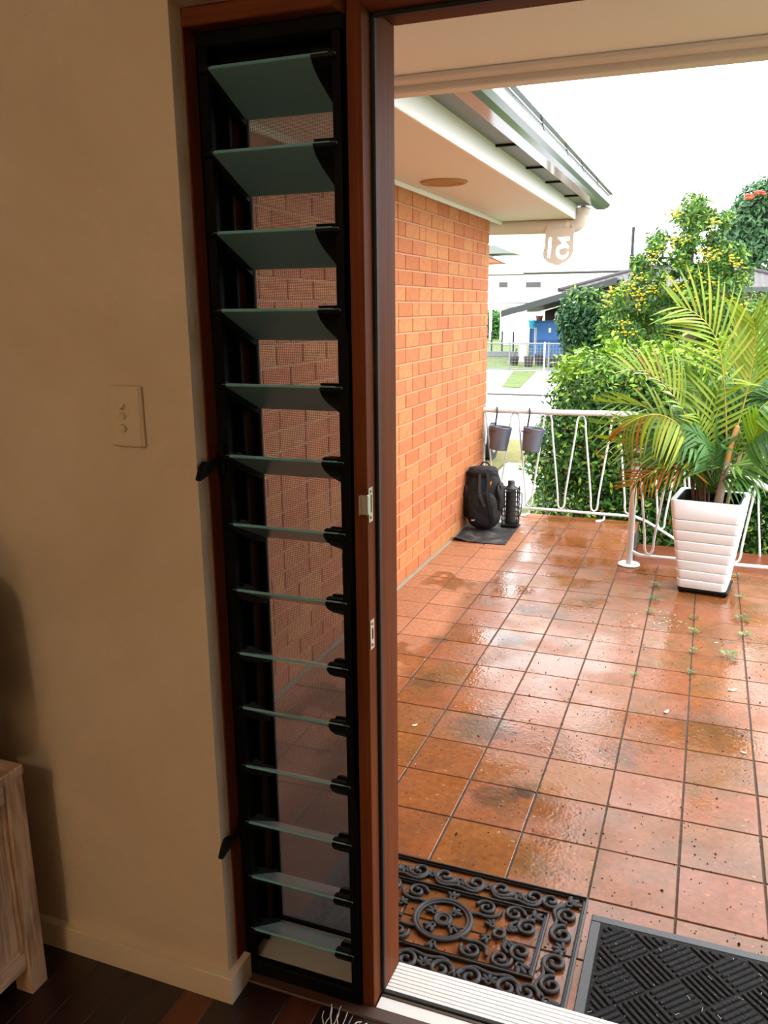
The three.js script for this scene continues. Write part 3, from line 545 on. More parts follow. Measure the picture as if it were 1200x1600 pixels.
  // centre medallion
  const ring = (r, t) => { const g = new THREE.TorusGeometry(r, t, 8, 40); g.rotateX(Math.PI / 2); return g; };
  part(m, 'medallion_ring', [ring(0.077, 0.0062), ring(0.068, 0.004)], M.rubber, [0, Y, 0]);
  part(m, 'medallion_hub', [ring(0.021, 0.0058), ring(0.013, 0.004)], M.rubber, [0, Y, 0]);
  for (let i = 0; i < 4; i++) palmette(Math.cos(i * Math.PI / 2 + 0.6) * 0.036, Math.sin(i * Math.PI / 2 + 0.6) * 0.036, Math.PI / 2 - (i * Math.PI / 2 + 0.6), 3, 0.85);
  for (const s of [-1, 1]) {
    palmette(0, s * 0.092, s > 0 ? 0 : Math.PI, 3, 0.8);
    const h = part(m, 'flower_ring', ring(0.014, 0.0055), M.rubber, [s * 0.155, Y, 0]);
    for (let i = 0; i < 4; i++) { const a = i * Math.PI / 2 + Math.PI / 4; palmette(s * 0.155 + Math.cos(a) * 0.034, Math.sin(a) * 0.034, Math.PI / 2 - a, 3, 0.75); }
    for (const q of [-1, 1]) {
      curl(s * 0.10, q * 0.082, s > 0 ? Math.PI * 0.9 : 0.1 * Math.PI, s * q > 0 ? -1 : 1, 0.8);
      curl(s * 0.178, q * 0.086, s > 0 ? 0.2 : Math.PI - 0.2, s * q > 0 ? 1 : -1, 0.82);
      curl(s * 0.222, q * 0.045, q > 0 ? -1.2 : 1.2, s * q > 0 ? 1 : -1, 0.85);
      palmette(s * 0.228, q * 0.090, Math.atan2(s, q), 3, 1.0);
      bar([s * 0.062, q * 0.048], [s * 0.085, q * 0.052], [s * 0.11, q * 0.05], [s * 0.135, q * 0.062], [s * 0.142, q * 0.085]);
      bar([s * 0.19, q * 0.058], [s * 0.175, q * 0.04], [s * 0.185, q * 0.02], [s * 0.196, q * 0.03]);
    }
  }
}
{ // ribbed entrance mat
  const m = thing('ribbed_doormat', 'dark carpet doormat with grey rubber border and diagonal ribs', 'doormat', [0.962, 0, 0.304]);
  const w = 0.74, d = 0.384;
  part(m, 'rubber_border', [cbox(0, w, 0, 0.006, 0, 0.026, 0.002), cbox(0, 0.026, 0, 0.006, 0.026, d, 0.002), cbox(w - 0.026, w, 0, 0.006, 0.026, d, 0.002)], M.rubberGrey);
  part(m, 'carpet_base', cbox(0.026, w - 0.026, 0, 0.0055, 0.026, d, 0.001), M.carpet);
  const ribs = [], S = 0.098, inside = (x, z) => x > 0.034 && x < w - 0.034 && z > 0.034 && z < d - 0.004;
  const c = Math.SQRT1_2;
  for (let i = -8; i < 14; i++) for (let j = -10; j < 10; j++) for (let k = 0; k < 6; k++) {
    const along = (i + j) % 2 === 0, o = (k + 0.5) / 6 * S;
    const A = along ? [i * S + 0.004, j * S + o] : [i * S + o, j * S + 0.004], B = along ? [(i + 1) * S - 0.004, j * S + o] : [i * S + o, (j + 1) * S - 0.004];
    const w2 = ([p, q]) => [(p - q) * c + 0.02, (p + q) * c - 0.05]; let t0 = null, t1 = null; const a = w2(A), b = w2(B);
    for (let t = 0; t <= 1.001; t += 0.05) { const x = a[0] + (b[0] - a[0]) * t, z = a[1] + (b[1] - a[1]) * t; if (inside(x, z)) { t0 ??= t; t1 = t; } }
    if (t0 === null || t1 - t0 < 0.15) continue;
    const P = [a[0] + (b[0] - a[0]) * t0, a[1] + (b[1] - a[1]) * t0], Q = [a[0] + (b[0] - a[0]) * t1, a[1] + (b[1] - a[1]) * t1];
    const L = Math.hypot(Q[0] - P[0], Q[1] - P[1]), g = chamfer(L, 0.005, 0.0095, 0.0018); g.rotateY(-Math.atan2(Q[1] - P[1], Q[0] - P[0])); g.translate((P[0] + Q[0]) / 2, 0.0078, (P[1] + Q[1]) / 2); ribs.push(metric(g));
  }
  part(m, 'ribs', merge(ribs), M.carpet).userData.kind = 'stuff';
  const lint = [], lr = rngOf(8); for (let i = 0; i < 130; i++) { const x = R(0.03, w - 0.03, lr), z = R(0.03, d - 0.01, lr), l = lr() < 0.2 ? R(0.006, 0.014, lr) : R(0.001, 0.003, lr), a = lr() * 6.28; lint.push(rod([x, 0.0112, z], [x + Math.cos(a) * l, 0.0115, z + Math.sin(a) * l], 0.0006, 4)); }
  part(m, 'lint', lint, std(0xb9b4aa, 0.9)).userData.kind = 'stuff';
}

// ---------------------------------------------------------------- backpack and wire cage by the brick wall
{
  const b = thing('backpack', 'black backpack with an orange tag slumped against the brick wall', 'backpack', [-0.350, 0.012, -3.62], 0.12);
  const cloth = phys(0x08080a, 0.8, { sheen: 0.08, sheenRoughness: 0.6, bumpMap: coarse, bumpScale: 0.004 }), shell = std(0x0a0b0d, 0.6, { bumpMap: coarse, bumpScale: 0.003 });
  const blob = (rx, ry, rz, e, seed, amp) => { const g = new THREE.SphereGeometry(1, 48, 36), p = g.attributes.position; for (let i = 0; i < p.count; i++) { const v = V(p.getX(i), p.getY(i), p.getZ(i)); const f = (Math.abs(v.x) ** e + Math.abs(v.y) ** e + Math.abs(v.z) ** e) ** (-1 / e); v.multiplyScalar(f * (1 + amp * fbm(v.x * 2.2 + seed, v.y * 2.2, v.z * 2.2, 3))); p.setXYZ(i, v.x * rx, v.y * ry, v.z * rz); } g.computeVertexNormals(); return g; };
  const body = blob(0.135, 0.222, 0.11, 3.2, 3, 0.10); { const p = body.attributes.position; for (let i = 0; i < p.count; i++) { const y = p.getY(i) / 0.222; p.setX(i, p.getX(i) * (1 - 0.12 * Math.max(0, y) ** 2) - 0.01 * y); p.setZ(i, p.getZ(i) * (1 - 0.35 * Math.max(0, y)) - 0.03 * y); } body.computeVertexNormals(); body.translate(0, 0.225, 0); }
  part(b, 'main_compartment', body, cloth);
  const pk = blob(0.105, 0.125, 0.055, 3, 7, 0.16); pk.translate(0.005, 0.16, 0.105); const front = part(b, 'front_pocket', pk, cloth);
  part(front, 'zip', tube([[-0.09, 0.20, 0.135], [-0.085, 0.26, 0.118], [-0.03, 0.29, 0.112], [0.05, 0.287, 0.112], [0.10, 0.25, 0.118]], 0.003, 30, 6), std(0x2b2b2f, 0.4));
  const lid = blob(0.115, 0.05, 0.085, 2.6, 12, 0.15); lid.translate(-0.015, 0.41, -0.03); part(b, 'lid', lid, cloth);
  const side = blob(0.035, 0.11, 0.07, 2.6, 5, 0.18); side.translate(0.122, 0.24, 0.03); part(b, 'side_pocket', side, shell);
  const sidel = blob(0.028, 0.13, 0.06, 2.6, 9, 0.18); sidel.translate(-0.122, 0.2, 0.01); part(b, 'side_pocket', sidel, shell);
  const flat = (pts, w) => { const c = new THREE.CatmullRomCurve3(pts.map((p) => V(...p))), s = new THREE.Shape([[-w, -0.003], [w, -0.003], [w, 0.003], [-w, 0.003]].map(([x, y]) => new THREE.Vector2(x, y))); return plain(new THREE.ExtrudeGeometry(s, { steps: 24, extrudePath: c, bevelEnabled: false })); };
  part(b, 'strap', flat([[0.02, 0.44, 0.03], [0.045, 0.38, 0.10], [0.05, 0.28, 0.165], [0.075, 0.16, 0.17], [0.085, 0.05, 0.14]], 0.012), cloth);
  part(b, 'strap', flat([[-0.03, 0.44, 0.03], [-0.02, 0.36, 0.1], [-0.005, 0.28, 0.17], [0.03, 0.2, 0.185]], 0.010), shell);
  part(b, 'grab_loop', tube([[-0.04, 0.45, -0.06], [-0.02, 0.48, -0.065], [0.02, 0.475, -0.06], [0.035, 0.44, -0.05]], 0.006, 16, 6), cloth);
  part(b, 'tag', (() => { const g = extrudeZ([[0, 0], [0.010, 0.004], [0.02, 0.03], [0.024, 0.055], [0.016, 0.05], [0.004, 0.025]], 0, 0.003); g.rotateZ(-0.05); g.translate(0.045, 0.325, 0.118); return g; })(), std(0xf0972a, 0.5));
  part(b, 'logo_patch', (() => { const g = cbox(-0.02, 0.02, -0.006, 0.006, 0, 0.0015, 0.0005); g.rotateZ(0.1); g.rotateX(0.35); g.translate(-0.05, 0.085, 0.151); return g; })(), std(0xc9c6c2, 0.6));
}
{
  const c = thing('wire_carrier', 'black wire-sided carrier with a loop handle beside the backpack', 'carrier', [-0.172, 0.012, -3.745], 0.1);
  const m = std(0x141415, 0.4, { metalness: 0.4 }), W = 0.055, D = 0.06, H = 0.29;
  part(c, 'base', cbox(-W - 0.008, W + 0.008, 0, 0.022, -D - 0.008, D + 0.03, 0.006), M.blackPlastic);
  for (const [x, z] of [[-W, -D], [W, -D], [-W, D], [W, D]]) part(c, 'upright', rod([x, 0.02, z], [x, H, z], 0.0055), m);
  for (let i = 0; i < 7; i++) { const y = 0.05 + i * 0.037; part(c, 'hoop', tube([[-W, y, -D], [W, y, -D], [W, y, D], [-W, y, D]].map((p) => p), 0.0028, 40, 6, true), m); }
  part(c, 'core', (() => { const g = new THREE.CylinderGeometry(0.038, 0.042, 0.24, 20); g.translate(0, 0.145, 0); return g; })(), std(0x25231f, 0.6));
  part(c, 'cap', lathe([[0, 0.345], [0.022, 0.345], [0.026, 0.335], [0.026, 0.305], [0.05, 0.29], [0.062, 0.28], [0, 0.28]], 20), std(0x2c2d30, 0.45));
  part(c, 'handle', tube([[W, 0.255, 0.0], [W + 0.022, 0.25, 0.0], [W + 0.028, 0.22, 0.0], [W + 0.022, 0.12, 0.0], [W + 0.015, 0.075, 0], [W, 0.072, 0]], 0.004, 40, 7), m);
}

// ---------------------------------------------------------------- planter and palm
{
  const p = thing('planter', 'white tapered planter with horizontal grooves on a black caster base', 'planter', [1.218, 0, -2.69], -0.125);
  const half = (y) => 0.133 + (0.196 - 0.133) * smooth(0, 1, (y - 0.035) / 0.525) * 0.25 + (0.196 - 0.133) * 0.75 * (y - 0.035) / 0.525;
  const ring = (h, y, rc = 0.03, n = 6) => { const l = []; for (let q = 0; q < 4; q++) for (let i = 0; i <= n; i++) { const a = q * Math.PI / 2 + i / n * Math.PI / 2, sx = [1, -1, -1, 1][q], sz = [1, 1, -1, -1][q]; l.push([sx * (h - rc) + Math.cos(a) * rc, y, sz * (h - rc) + Math.sin(a) * rc]); } return l; };
  const loft = (rings) => { const n = rings[0].length, pos = [], idx = []; for (const r of rings) for (const v of r) pos.push(...v); for (let k = 0; k + 1 < rings.length; k++) for (let i = 0; i < n; i++) { const a = k * n + i, b = k * n + (i + 1) % n; idx.push(a, a + n, b, b, a + n, b + n); } const g = new THREE.BufferGeometry(); g.setAttribute('position', new THREE.Float32BufferAttribute(pos, 3)); g.setIndex(idx); return metric(toCreasedNormals(g, 0.6)); };
  const y0 = 0.035, y1 = 0.56, n = 8, ys = [0.035, 0.088, 0.145, 0.203, 0.262, 0.322, 0.383, 0.447, 0.56];
  for (let i = 0; i < n; i++) { const a = ys[i] + (i ? 0.0025 : 0), b = ys[i + 1] - (i < n - 1 ? 0.0025 : 0), h = (y) => half(y); const rr = i === n - 1 ? [ring(h(a) - 0.006, a), ring(h(a) - 0.0015, a + 0.001), ring(h(a), a + 0.004), ring(h(b), b - 0.006), ring(h(b) - 0.002, b - 0.001), ring(h(b) - 0.007, b), ring(h(b) - 0.022, b), ring(h(b) - 0.027, b - 0.004), ring(h(b) - 0.03, b - 0.05)] : [ring(h(a) - 0.006, a), ring(h(a) - 0.0015, a + 0.0008), ring(h(a), a + 0.003), ring(h(b), b - 0.003), ring(h(b) - 0.0015, b - 0.0008), ring(h(b) - 0.006, b)]; part(p, 'band', loft(rr), M.pot); }
  part(p, 'groove_core', loft([ring(half(y0) - 0.007, y0), ring(half(0.45) - 0.007, 0.45)]), std(0xb5aeaa, 0.7));
  part(p, 'liner', loft([ring(half(y1) - 0.028, y1 - 0.006), ring(half(y1) - 0.036, y1 - 0.003), ring(half(y1) - 0.042, y1 - 0.07)]), M.black);
  part(p, 'potting_soil', (() => { const g = new THREE.PlaneGeometry(0.32, 0.32, 24, 24); g.rotateX(-Math.PI / 2); const q = g.attributes.position; for (let i = 0; i < q.count; i++) q.setY(i, 0.495 + 0.012 * fbm(q.getX(i) * 12, q.getZ(i) * 12, 2, 3)); g.computeVertexNormals(); return g; })(), M.soil);
  const base = part(p, 'caster_base', [cbox(-0.128, 0.145, 0.014, 0.036, -0.135, 0.130, 0.006)], M.blackPlastic);
  for (const [x, z] of [[-0.11, 0.11], [0.125, 0.11], [-0.11, -0.115], [0.125, -0.115]]) { const c = new THREE.CylinderGeometry(0.0145, 0.0145, 0.02, 14); c.rotateX(Math.PI / 2); part(base, 'castor', c, M.blackPlastic, [x, 0.0147, z]); }
}
{
  const palm = thing('potted_palm', 'golden cane palm with arching fronds growing in the white planter', 'palm', [1.25, 0.50, -2.69]);
  const O = palm.position;
  const leafMat = (c) => phys(new THREE.Color(c).multiplyScalar(0.62), 0.42, { transmission: 0.28, thickness: 0, side: THREE.DoubleSide, ior: 1.3 });
  const LM = { yellow: [0x9fb92a, 0x8bab2e, 0xb0bb36].map(leafMat), green: [0x7aa83c, 0x6a9a3a, 0x8ab545].map(leafMat), deep: [0x558a3c, 0x4b7d3a, 0x659a4b].map(leafMat), dead: [0xc4782c, 0xb2892f, 0xa59a3e].map(leafMat), lime: [0x9ccc2b, 0x8cc22c, 0xa6d233].map(leafMat) };
  const stemMat = { yellow: std(0xa8983c, 0.5), green: std(0x7f9344, 0.5), deep: std(0x6f8340, 0.5), dead: std(0xb88238, 0.6), lime: std(0x9ab33f, 0.5) };
  // leaflet: folded blade along +y, unit length, bending towards -z
  const leafGeo = [0.06, 0.2, 0.42].map((bend) => {
    const pos = [], idx = [], n = 7; for (let i = 0; i <= n; i++) { const t = i / n, w = 0.5 * Math.sin(Math.PI * Math.min(1, t * 0.9 + 0.12)) ** 0.7 * (1 - t * 0.25) * (i === n ? 0.05 : 1), y = t * (1 - bend * 0.3 * t), z = -bend * t * t; pos.push(-w, y, z + Math.abs(w) * 0.012, 0, y, z, w, y, z + Math.abs(w) * 0.012); }
    for (let i = 0; i < n; i++) { const a = i * 3; idx.push(a, a + 1, a + 3, a + 1, a + 4, a + 3, a + 1, a + 2, a + 4, a + 2, a + 5, a + 4); }
    const g = new THREE.BufferGeometry(); g.setAttribute('position', new THREE.Float32BufferAttribute(pos, 3)); g.setIndex(idx); g.computeVertexNormals(); return plain(g);
  });
  const pr = rngOf(616);
  // pts: photograph places with depth; up: which way the frond's face points; fan: angle of leaflets from the rachis
  function frond(pts, o) {
    const c = new THREE.CatmullRomCurve3(pts.map(([u, v, z]) => at(u, v, z).sub(O)), false, 'centripetal');
    const st = []; for (let i = 0; i <= 20; i++) st.push(c.getPoint(i / 20));
    const g = (() => { const t = new THREE.TubeGeometry(c, 28, 0.0062, 6), p = t.attributes.position; for (let i = 0; i <= 28; i++) { const q = c.getPointAt(i / 28), k = 1 - 0.75 * (i / 28); for (let j = 0; j <= 6; j++) { const m = i * 7 + j; p.setXYZ(m, q.x + (p.getX(m) - q.x) * k, q.y + (p.getY(m) - q.y) * k, q.z + (p.getZ(m) - q.z) * k); } } return plain(t); })();
    const f = o.merged ? null : part(palm, 'frond', g, stemMat[o.tone]); const bag = [g];
    const N = V(...o.up).normalize();
    for (let k = 0; k < o.n; k++) for (const s of [-1, 1]) {
      const t = o.from + (1 - o.from) * (k + (s > 0 ? 0.3 : 0)) / o.n, P = c.getPointAt(Math.min(1, t)), T = c.getTangentAt(Math.min(1, t));
      const B = new THREE.Vector3().crossVectors(T, N).normalize(), Nf = new THREE.Vector3().crossVectors(B, T).normalize();
      const fan = o.fan * (1 - 0.45 * t) + R(-0.06, 0.06, pr), lift = (o.lift ?? 0.25) + R(-0.06, 0.06, pr);
      const d = T.clone().multiplyScalar(Math.cos(fan)).addScaledVector(B, s * Math.sin(fan)).addScaledVector(Nf, lift).add(V(0, -(o.droop ?? 0) * (0.7 + 0.6 * pr()), 0)).normalize();
      let n = Nf.clone().multiplyScalar(Math.cos(0.6)).addScaledVector(B, -s * Math.sin(0.6)); n.addScaledVector(d, -n.dot(d)).normalize();
      if (n.y < -0.3) n.negate();
      const X = new THREE.Vector3().crossVectors(d, n), L = o.len * (0.62 + 0.5 * Math.sin(Math.PI * clamp(0.12 + 0.8 * t))) * R(0.88, 1.06, pr) * (t > 0.93 ? 0.75 : 1), w = (o.w ?? 0.021) * R(0.85, 1.1, pr);
      const mat = LM[o.tips && pr() < o.tips ? 'dead' : o.tone][Math.floor(pr() * 3)], lg = leafGeo[(o.bend ?? 1)];
      const M4 = new THREE.Matrix4().makeBasis(X.multiplyScalar(w), d.clone().multiplyScalar(L), n.multiplyScalar(L)).setPosition(P);
      if (o.merged) { const q = lg.clone(); q.applyMatrix4(M4); bag.push(q); }
      else { const m = part(f, 'leaflet', lg, mat); M4.decompose(m.position, m.quaternion, m.scale); }
    }
    return o.merged ? bag : null;
  }
  // the tall frond and its neighbours
  frond([[1136, 720, -2.70], [1134, 640, -2.69], [1130, 585, -2.66], [1122, 540, -2.62], [1108, 510, -2.58], [1086, 489, -2.54], [1056, 476, -2.50]], { tone: 'yellow', n: 15, from: 0.48, fan: 1.1, len: 0.36, up: [0.35, 0.6, 0.75], bend: 1, lift: 0.15, w: 0.017 });
  frond([[1112, 740, -2.70], [1085, 680, -2.66], [1060, 630, -2.60], [1030, 598, -2.55], [1000, 583, -2.5], [972, 580, -2.46]], { tone: 'yellow', n: 15, from: 0.48, fan: 1.1, len: 0.27, up: [0, 1, 0.45], bend: 1, lift: 0.4, tips: 0.1 });
  frond([[1110, 745, -2.68], [1080, 690, -2.6], [1055, 660, -2.5], [1030, 648, -2.42], [1000, 652, -2.36], [972, 668, -2.32]], { tone: 'yellow', n: 17, from: 0.40, fan: 0.9, len: 0.30, up: [0.1, 1, 0.35], bend: 2, lift: 0.05, droop: 0.5, tips: 0.18 });
  frond([[1105, 755, -2.66], [1080, 735, -2.56], [1055, 728, -2.48], [1030, 732, -2.42], [1005, 745, -2.38], [985, 760, -2.36]], { tone: 'dead', n: 13, from: 0.4, fan: 1.05, len: 0.2, up: [0.2, 0.8, 0.6], bend: 1, lift: 0.1, droop: 0.15, w: 0.013 });
  frond([[1112, 750, -2.66], [1095, 715, -2.58], [1075, 692, -2.5], [1050, 690, -2.45], [1030, 702, -2.42]], { tone: 'deep', n: 11, from: 0.4, fan: 1.0, len: 0.2, up: [0, 1, 0.3], bend: 2, lift: 0.1, droop: 0.35 });
  frond([[1118, 740, -2.72], [1110, 690, -2.74], [1102, 645, -2.76], [1090, 612, -2.78], [1072, 592, -2.80]], { tone: 'green', n: 14, from: 0.4, fan: 0.8, len: 0.22, up: [-0.3, 0.5, 0.85], bend: 1, lift: 0.1, w: 0.024 });
  frond([[1142, 700, -2.70], [1160, 640, -2.72], [1174, 580, -2.74], [1180, 530, -2.74], [1176, 495, -2.72]], { tone: 'yellow', n: 14, from: 0.42, fan: 0.95, len: 0.30, up: [-0.5, 0.4, 0.75], bend: 1, lift: 0.1, w: 0.026 });
  frond([[1142, 706, -2.68], [1165, 672, -2.62], [1190, 638, -2.56], [1225, 612, -2.5], [1265, 605, -2.45]], { tone: 'green', n: 12, from: 0.4, fan: 1.1, len: 0.28, up: [0, 1, 0.4], bend: 2, lift: 0.1, droop: 0.3 });
  frond([[1145, 730, -2.68], [1170, 690, -2.62], [1195, 672, -2.56], [1222, 672, -2.5]], { tone: 'deep', n: 12, from: 0.35, fan: 1.1, len: 0.27, up: [0, 1, 0.4], bend: 2, lift: 0.05, droop: 0.6 });
  frond([[1140, 735, -2.74], [1168, 690, -2.8], [1195, 600, -2.86], [1212, 540, -2.88], [1210, 490, -2.9]], { tone: 'green', n: 12, from: 0.35, fan: 0.9, len: 0.30, up: [-0.5, 0.4, 0.7], bend: 1, lift: 0.1, w: 0.024 });
  frond([[1150, 735, -2.66], [1172, 700, -2.6], [1182, 672, -2.56], [1188, 655, -2.54]], { tone: 'lime', n: 6, from: 0.5, fan: 0.7, len: 0.17, up: [0, 0.4, 0.9], bend: 0, lift: 0.1, w: 0.024 });
  // young growth round the base
  const young = { green: [], deep: [], yellow: [] };
  const yt = [[1070, 600, -2.82], [1045, 640, -2.72], [1100, 620, -2.86], [1078, 668, -2.5], [1120, 650, -2.84], [1150, 640, -2.82], [1062, 700, -2.5], [1100, 690, -2.5], [1145, 725, -2.52], [1165, 740, -2.55], [1088, 640, -2.62], [1125, 690, -2.6], [1185, 720, -2.6], [1175, 610, -2.84], [1040, 680, -2.62], [1110, 640, -2.76]];
  const yr = rngOf(333); for (let i = 0; i < 26; i++) { const u = R(1050, 1215, yr); yt.push([u, R(u < 1135 ? 632 : 575, 705, yr), R(-2.94, -2.66, yr)]); };
  for (let i = 0; i < 9; i++) yt.push([R(965, 1060, yr), R(615, 715, yr), R(-2.7, -2.4, yr)]);
  yt.forEach(([u, v, z], i) => { const b = 1096 + (i * 7) % 30, k = ['green', 'deep', 'yellow', 'deep'][i % 4]; young[k].push(...frond([[b, 770, -2.69], [b + (u - b) * 0.35, 770 + (v - 770) * 0.55, -2.69 + (z + 2.69) * 0.4], [b + (u - b) * 0.75, 770 + (v - 770) * 0.9, -2.69 + (z + 2.69) * 0.8], [u + (u - b) * 0.3, v + 2, z]], { merged: true, tone: k, n: 10, from: 0.42, fan: 0.95, len: i > 15 ? 0.26 : 0.2, up: [0.2, 0.8, 0.5], bend: 1 + i % 2, lift: 0.1, droop: 0.25, w: 0.017 })); });
  for (const k of Object.keys(young)) part(palm, 'young_leaves', merge(young[k]), LM[k][0]).userData.kind = 'stuff';
  // stems
  const tr = lathe([[0.027, 0], [0.026, 0.03], [0.024, 0.07], [0.025, 0.075], [0.023, 0.08], [0.0225, 0.14], [0.0235, 0.145], [0.021, 0.15], [0.020, 0.21], [0.021, 0.215], [0.018, 0.22], [0.016, 0.29]], 18);
  part(palm, 'trunk', tr, std(0xa08a7c, 0.8, { bumpMap: fine, bumpScale: 0.002 }), [0.0, -0.012, 0.06], [0, 0, -0.12]);
  part(palm, 'crownshaft', tube([[0.033, 0.27, 0.06], [0.045, 0.36, 0.05], [0.07, 0.46, 0.02]], 0.0155, 16, 10), std(0xa9783f, 0.55));
  part(palm, 'cane', tube([[0.05, -0.01, 0.06], [0.065, 0.13, 0.05], [0.10, 0.32, 0.03]], 0.010, 16, 8), std(0x9c9068, 0.7));
  const sr = rngOf(12); for (let i = 0; i < 9; i++) { const x = -0.16 + sr() * 0.13, z = R(-0.05, 0.06, sr); part(palm, 'cane', tube([[x, -0.012, z], [x - 0.01 + R(-0.01, 0.01, sr), 0.12, z], [x + R(-0.05, 0.03, sr), 0.28, z + R(-0.04, 0.04, sr)]], R(0.006, 0.011, sr), 14, 7), pick([std(0x5a3a28, 0.8), std(0x6e5a3a, 0.8), std(0x77833f, 0.7)], sr)); }
}
// ---------------------------------------------------------------- weeds and fallen petals on the tiles
{
  const wm = [0x4f7f26, 0x3f6c24, 0x5c8a2b].map((c) => phys(c, 0.5, { transmission: 0.25, thickness: 0, side: THREE.DoubleSide }));
  function weedProto(seed, n) {
    const r = rngOf(seed), leaves = [], stems = [];
    for (let i = 0; i < n; i++) { const a = i / n * 6.283 + R(-0.3, 0.3, r), L = R(0.018, 0.032, r), h = R(0.008, 0.024, r); stems.push(rod([0, 0, 0], [Math.cos(a) * L * 0.6, h, Math.sin(a) * L * 0.6], 0.0007, 5));
      for (const k of [-0.5, 0, 0.5]) { const s = new THREE.Shape(); s.moveTo(0, 0); s.quadraticCurveTo(0.007, 0.006, 0.0, 0.018); s.quadraticCurveTo(-0.007, 0.006, 0, 0); const g = new THREE.ShapeGeometry(s, 4); g.rotateX(Math.PI / 2 - 0.35); g.rotateY(-a + Math.PI / 2 + k * 1.5); g.translate(Math.cos(a) * L * 0.6, h, Math.sin(a) * L * 0.6); leaves.push(plain(g)); } }
    return [merge(leaves), merge(stems)];
  }
  const protos = [weedProto(3, 7), weedProto(9, 9), weedProto(21, 6)];
  const spots = [[1024, 917, 1.1, 'weed tuft by the railing post, furthest of three left of the planter'], [1022, 937, 1.1, 'weed tuft in the middle of the three left of the planter'], [1016, 958, 1, 'weed tuft nearest of the three in the joint left of the planter'],
    [1157, 935, 1, 'small weed just right of the planter foot in a joint'], [1160, 970, 1.3, 'bright weed tuft right of the planter, second along its joint'], [1164, 995, 1.3, 'dull weed clump at the bright reflection right of the planter'], [1139, 1029, 1.5, 'wide low weed lying across a joint below the planter'],
    [1084, 967, 0.8, 'tiny weed first below the planter in the centre joint'], [1084, 989, 1.1, 'weed clump second below the planter in the centre joint'], [1084, 1020, 0.9, 'small weed third below the planter in the centre joint'], [1080, 1052, 0.7, 'tiny weed fourth below the planter in the centre joint'], [1150, 902, 0.9, 'dark weed sprig behind the planter at the porch edge'], [992, 1055, 0.7, 'tiny weed alone in the joint left of the others']];
  spots.forEach(([u, v, s, label], i) => { const p = camera.position, d = at(u, v, -2).sub(p), t = (0 - p.y) / d.y, q = p.clone().addScaledVector(d, t); const w = thing('weed', label, 'weed', [q.x, -0.004, q.z], i * 1.3, 'weeds in the tile joints'); w.scale.setScalar(s); part(w, 'leaves', protos[i % 3][0], wm[i % 3]); part(w, 'stems', protos[i % 3][1], wm[1]); });
  const r = rngOf(55), bits = []; const drop = (x, z, l) => { const g = new THREE.SphereGeometry(1, 6, 4); g.scale(l, l * 0.15, l * 0.45); g.rotateY(r() * 6.28); g.translate(x, 0.0012, z); bits.push(plain(g)); };
  for (let i = 0; i < 46; i++) { const a = r() * 6.28, q = Math.sqrt(r()); drop(1.0 + Math.cos(a) * q * 0.16, -2.05 + Math.sin(a) * q * 0.18, R(0.003, 0.008, r)); }
  for (let i = 0; i < 80; i++) drop(R(-0.2, 1.7, r), R(-3.0, 0.1, r), R(0.0015, 0.005, r));
  { // grit and crumbs of earth
    const n = 1500, im = new THREE.InstancedMesh(new THREE.IcosahedronGeometry(1, 0), std(0x4a3122, 0.9), n), m4 = new THREE.Matrix4(), q = new THREE.Quaternion(); im.name = 'grit';
    for (let i = 0; i < n; i++) { const z = 0.62 - 2.6 * r() ** 1.6, x = R(0.05, 1.6, r), s = R(0.0008, 0.0026, r) * (r() < 0.06 ? 1.8 : 1); q.setFromEuler(new THREE.Euler(r() * 6, r() * 6, r() * 6)); m4.compose(V(x, s * 0.4, z), q, V(s * 1.5, s * 0.7, s)); im.setMatrixAt(i, m4); }
    scene.add(tag(im, 'dark grit and crumbs scattered over the porch tiles', 'grit', null, 'stuff'));
  }
  solo('petal_litter', merge(bits), std(0xd9d0c0, 0.7), 'scattered pale petals and crumbs on the wet tiles', 'litter', null, 'stuff');
  for (const [u, v, l, label] of [[1144, 1079, 0.020, 'largest white petal on the orange tiles right of centre'], [1041, 1113, 0.017, 'forked white petal on the tile left of the largest petal'], [1162, 1177, 0.013, 'white crumb pair at a tile corner near the right edge'], [648, 1134, 0.013, 'white petal on the tiles beside the door post'], [1119, 1005, 0.011, 'white petal on the tile under the planter weeds']]) {
    const p = camera.position, d = at(u, v, -2).sub(p), q = p.clone().addScaledVector(d, -p.y / d.y), g = new THREE.SphereGeometry(1, 12, 6), a = g.attributes.position; g.scale(l, l * 0.12, l * 0.42);
    for (let i = 0; i < a.count; i++) a.setY(i, a.getY(i) + 0.25 * a.getX(i) ** 2 / l); g.computeVertexNormals();
    const m = solo('fallen_petal', plain(g), std(0xe8e2d8, 0.6), label, 'petal', 'fallen white petals'); m.position.set(q.x, 0.0025, q.z); m.rotation.y = u;
  }
}

// ---------------------------------------------------------------- garden, street and neighbours (ground one metre below the porch)
const GY = -1.0;
const slab = (pts, y0, y1) => { const s = new THREE.Shape(pts.map(([x, z]) => new THREE.Vector2(x, -z))), g = new THREE.ExtrudeGeometry(s, { depth: y1 - y0, bevelEnabled: false }); g.rotateX(-Math.PI / 2); g.translate(0, y0, 0); return metric(g); };
struct('ground', box(-60, 60, GY - 0.3, GY, -140, 8), M.grass, 'green lawn and open ground around the houses', 'ground');
struct('dry_lawn', slab([[-6, -9.2], [-1.96, -9.2], [-2.0, -11.7], [0, -11.7], [0, -14.2], [-6, -14.2]], GY, GY + 0.015), M.grassDry, 'yellowed lawn seen between the railing pots', 'lawn');
struct('garden_path', slab([[-1.75, -6.5], [-0.95, -6.5], [-1.15, -11.6], [-1.95, -11.6]], GY + 0.001, GY + 0.03), M.concrete, 'pale concrete garden path beside the hedge', 'path');
struct('road', box(-50, 40, GY, GY + 0.02, -22.8, -14.2), M.asphalt, 'pale wet street beyond the railing', 'road');
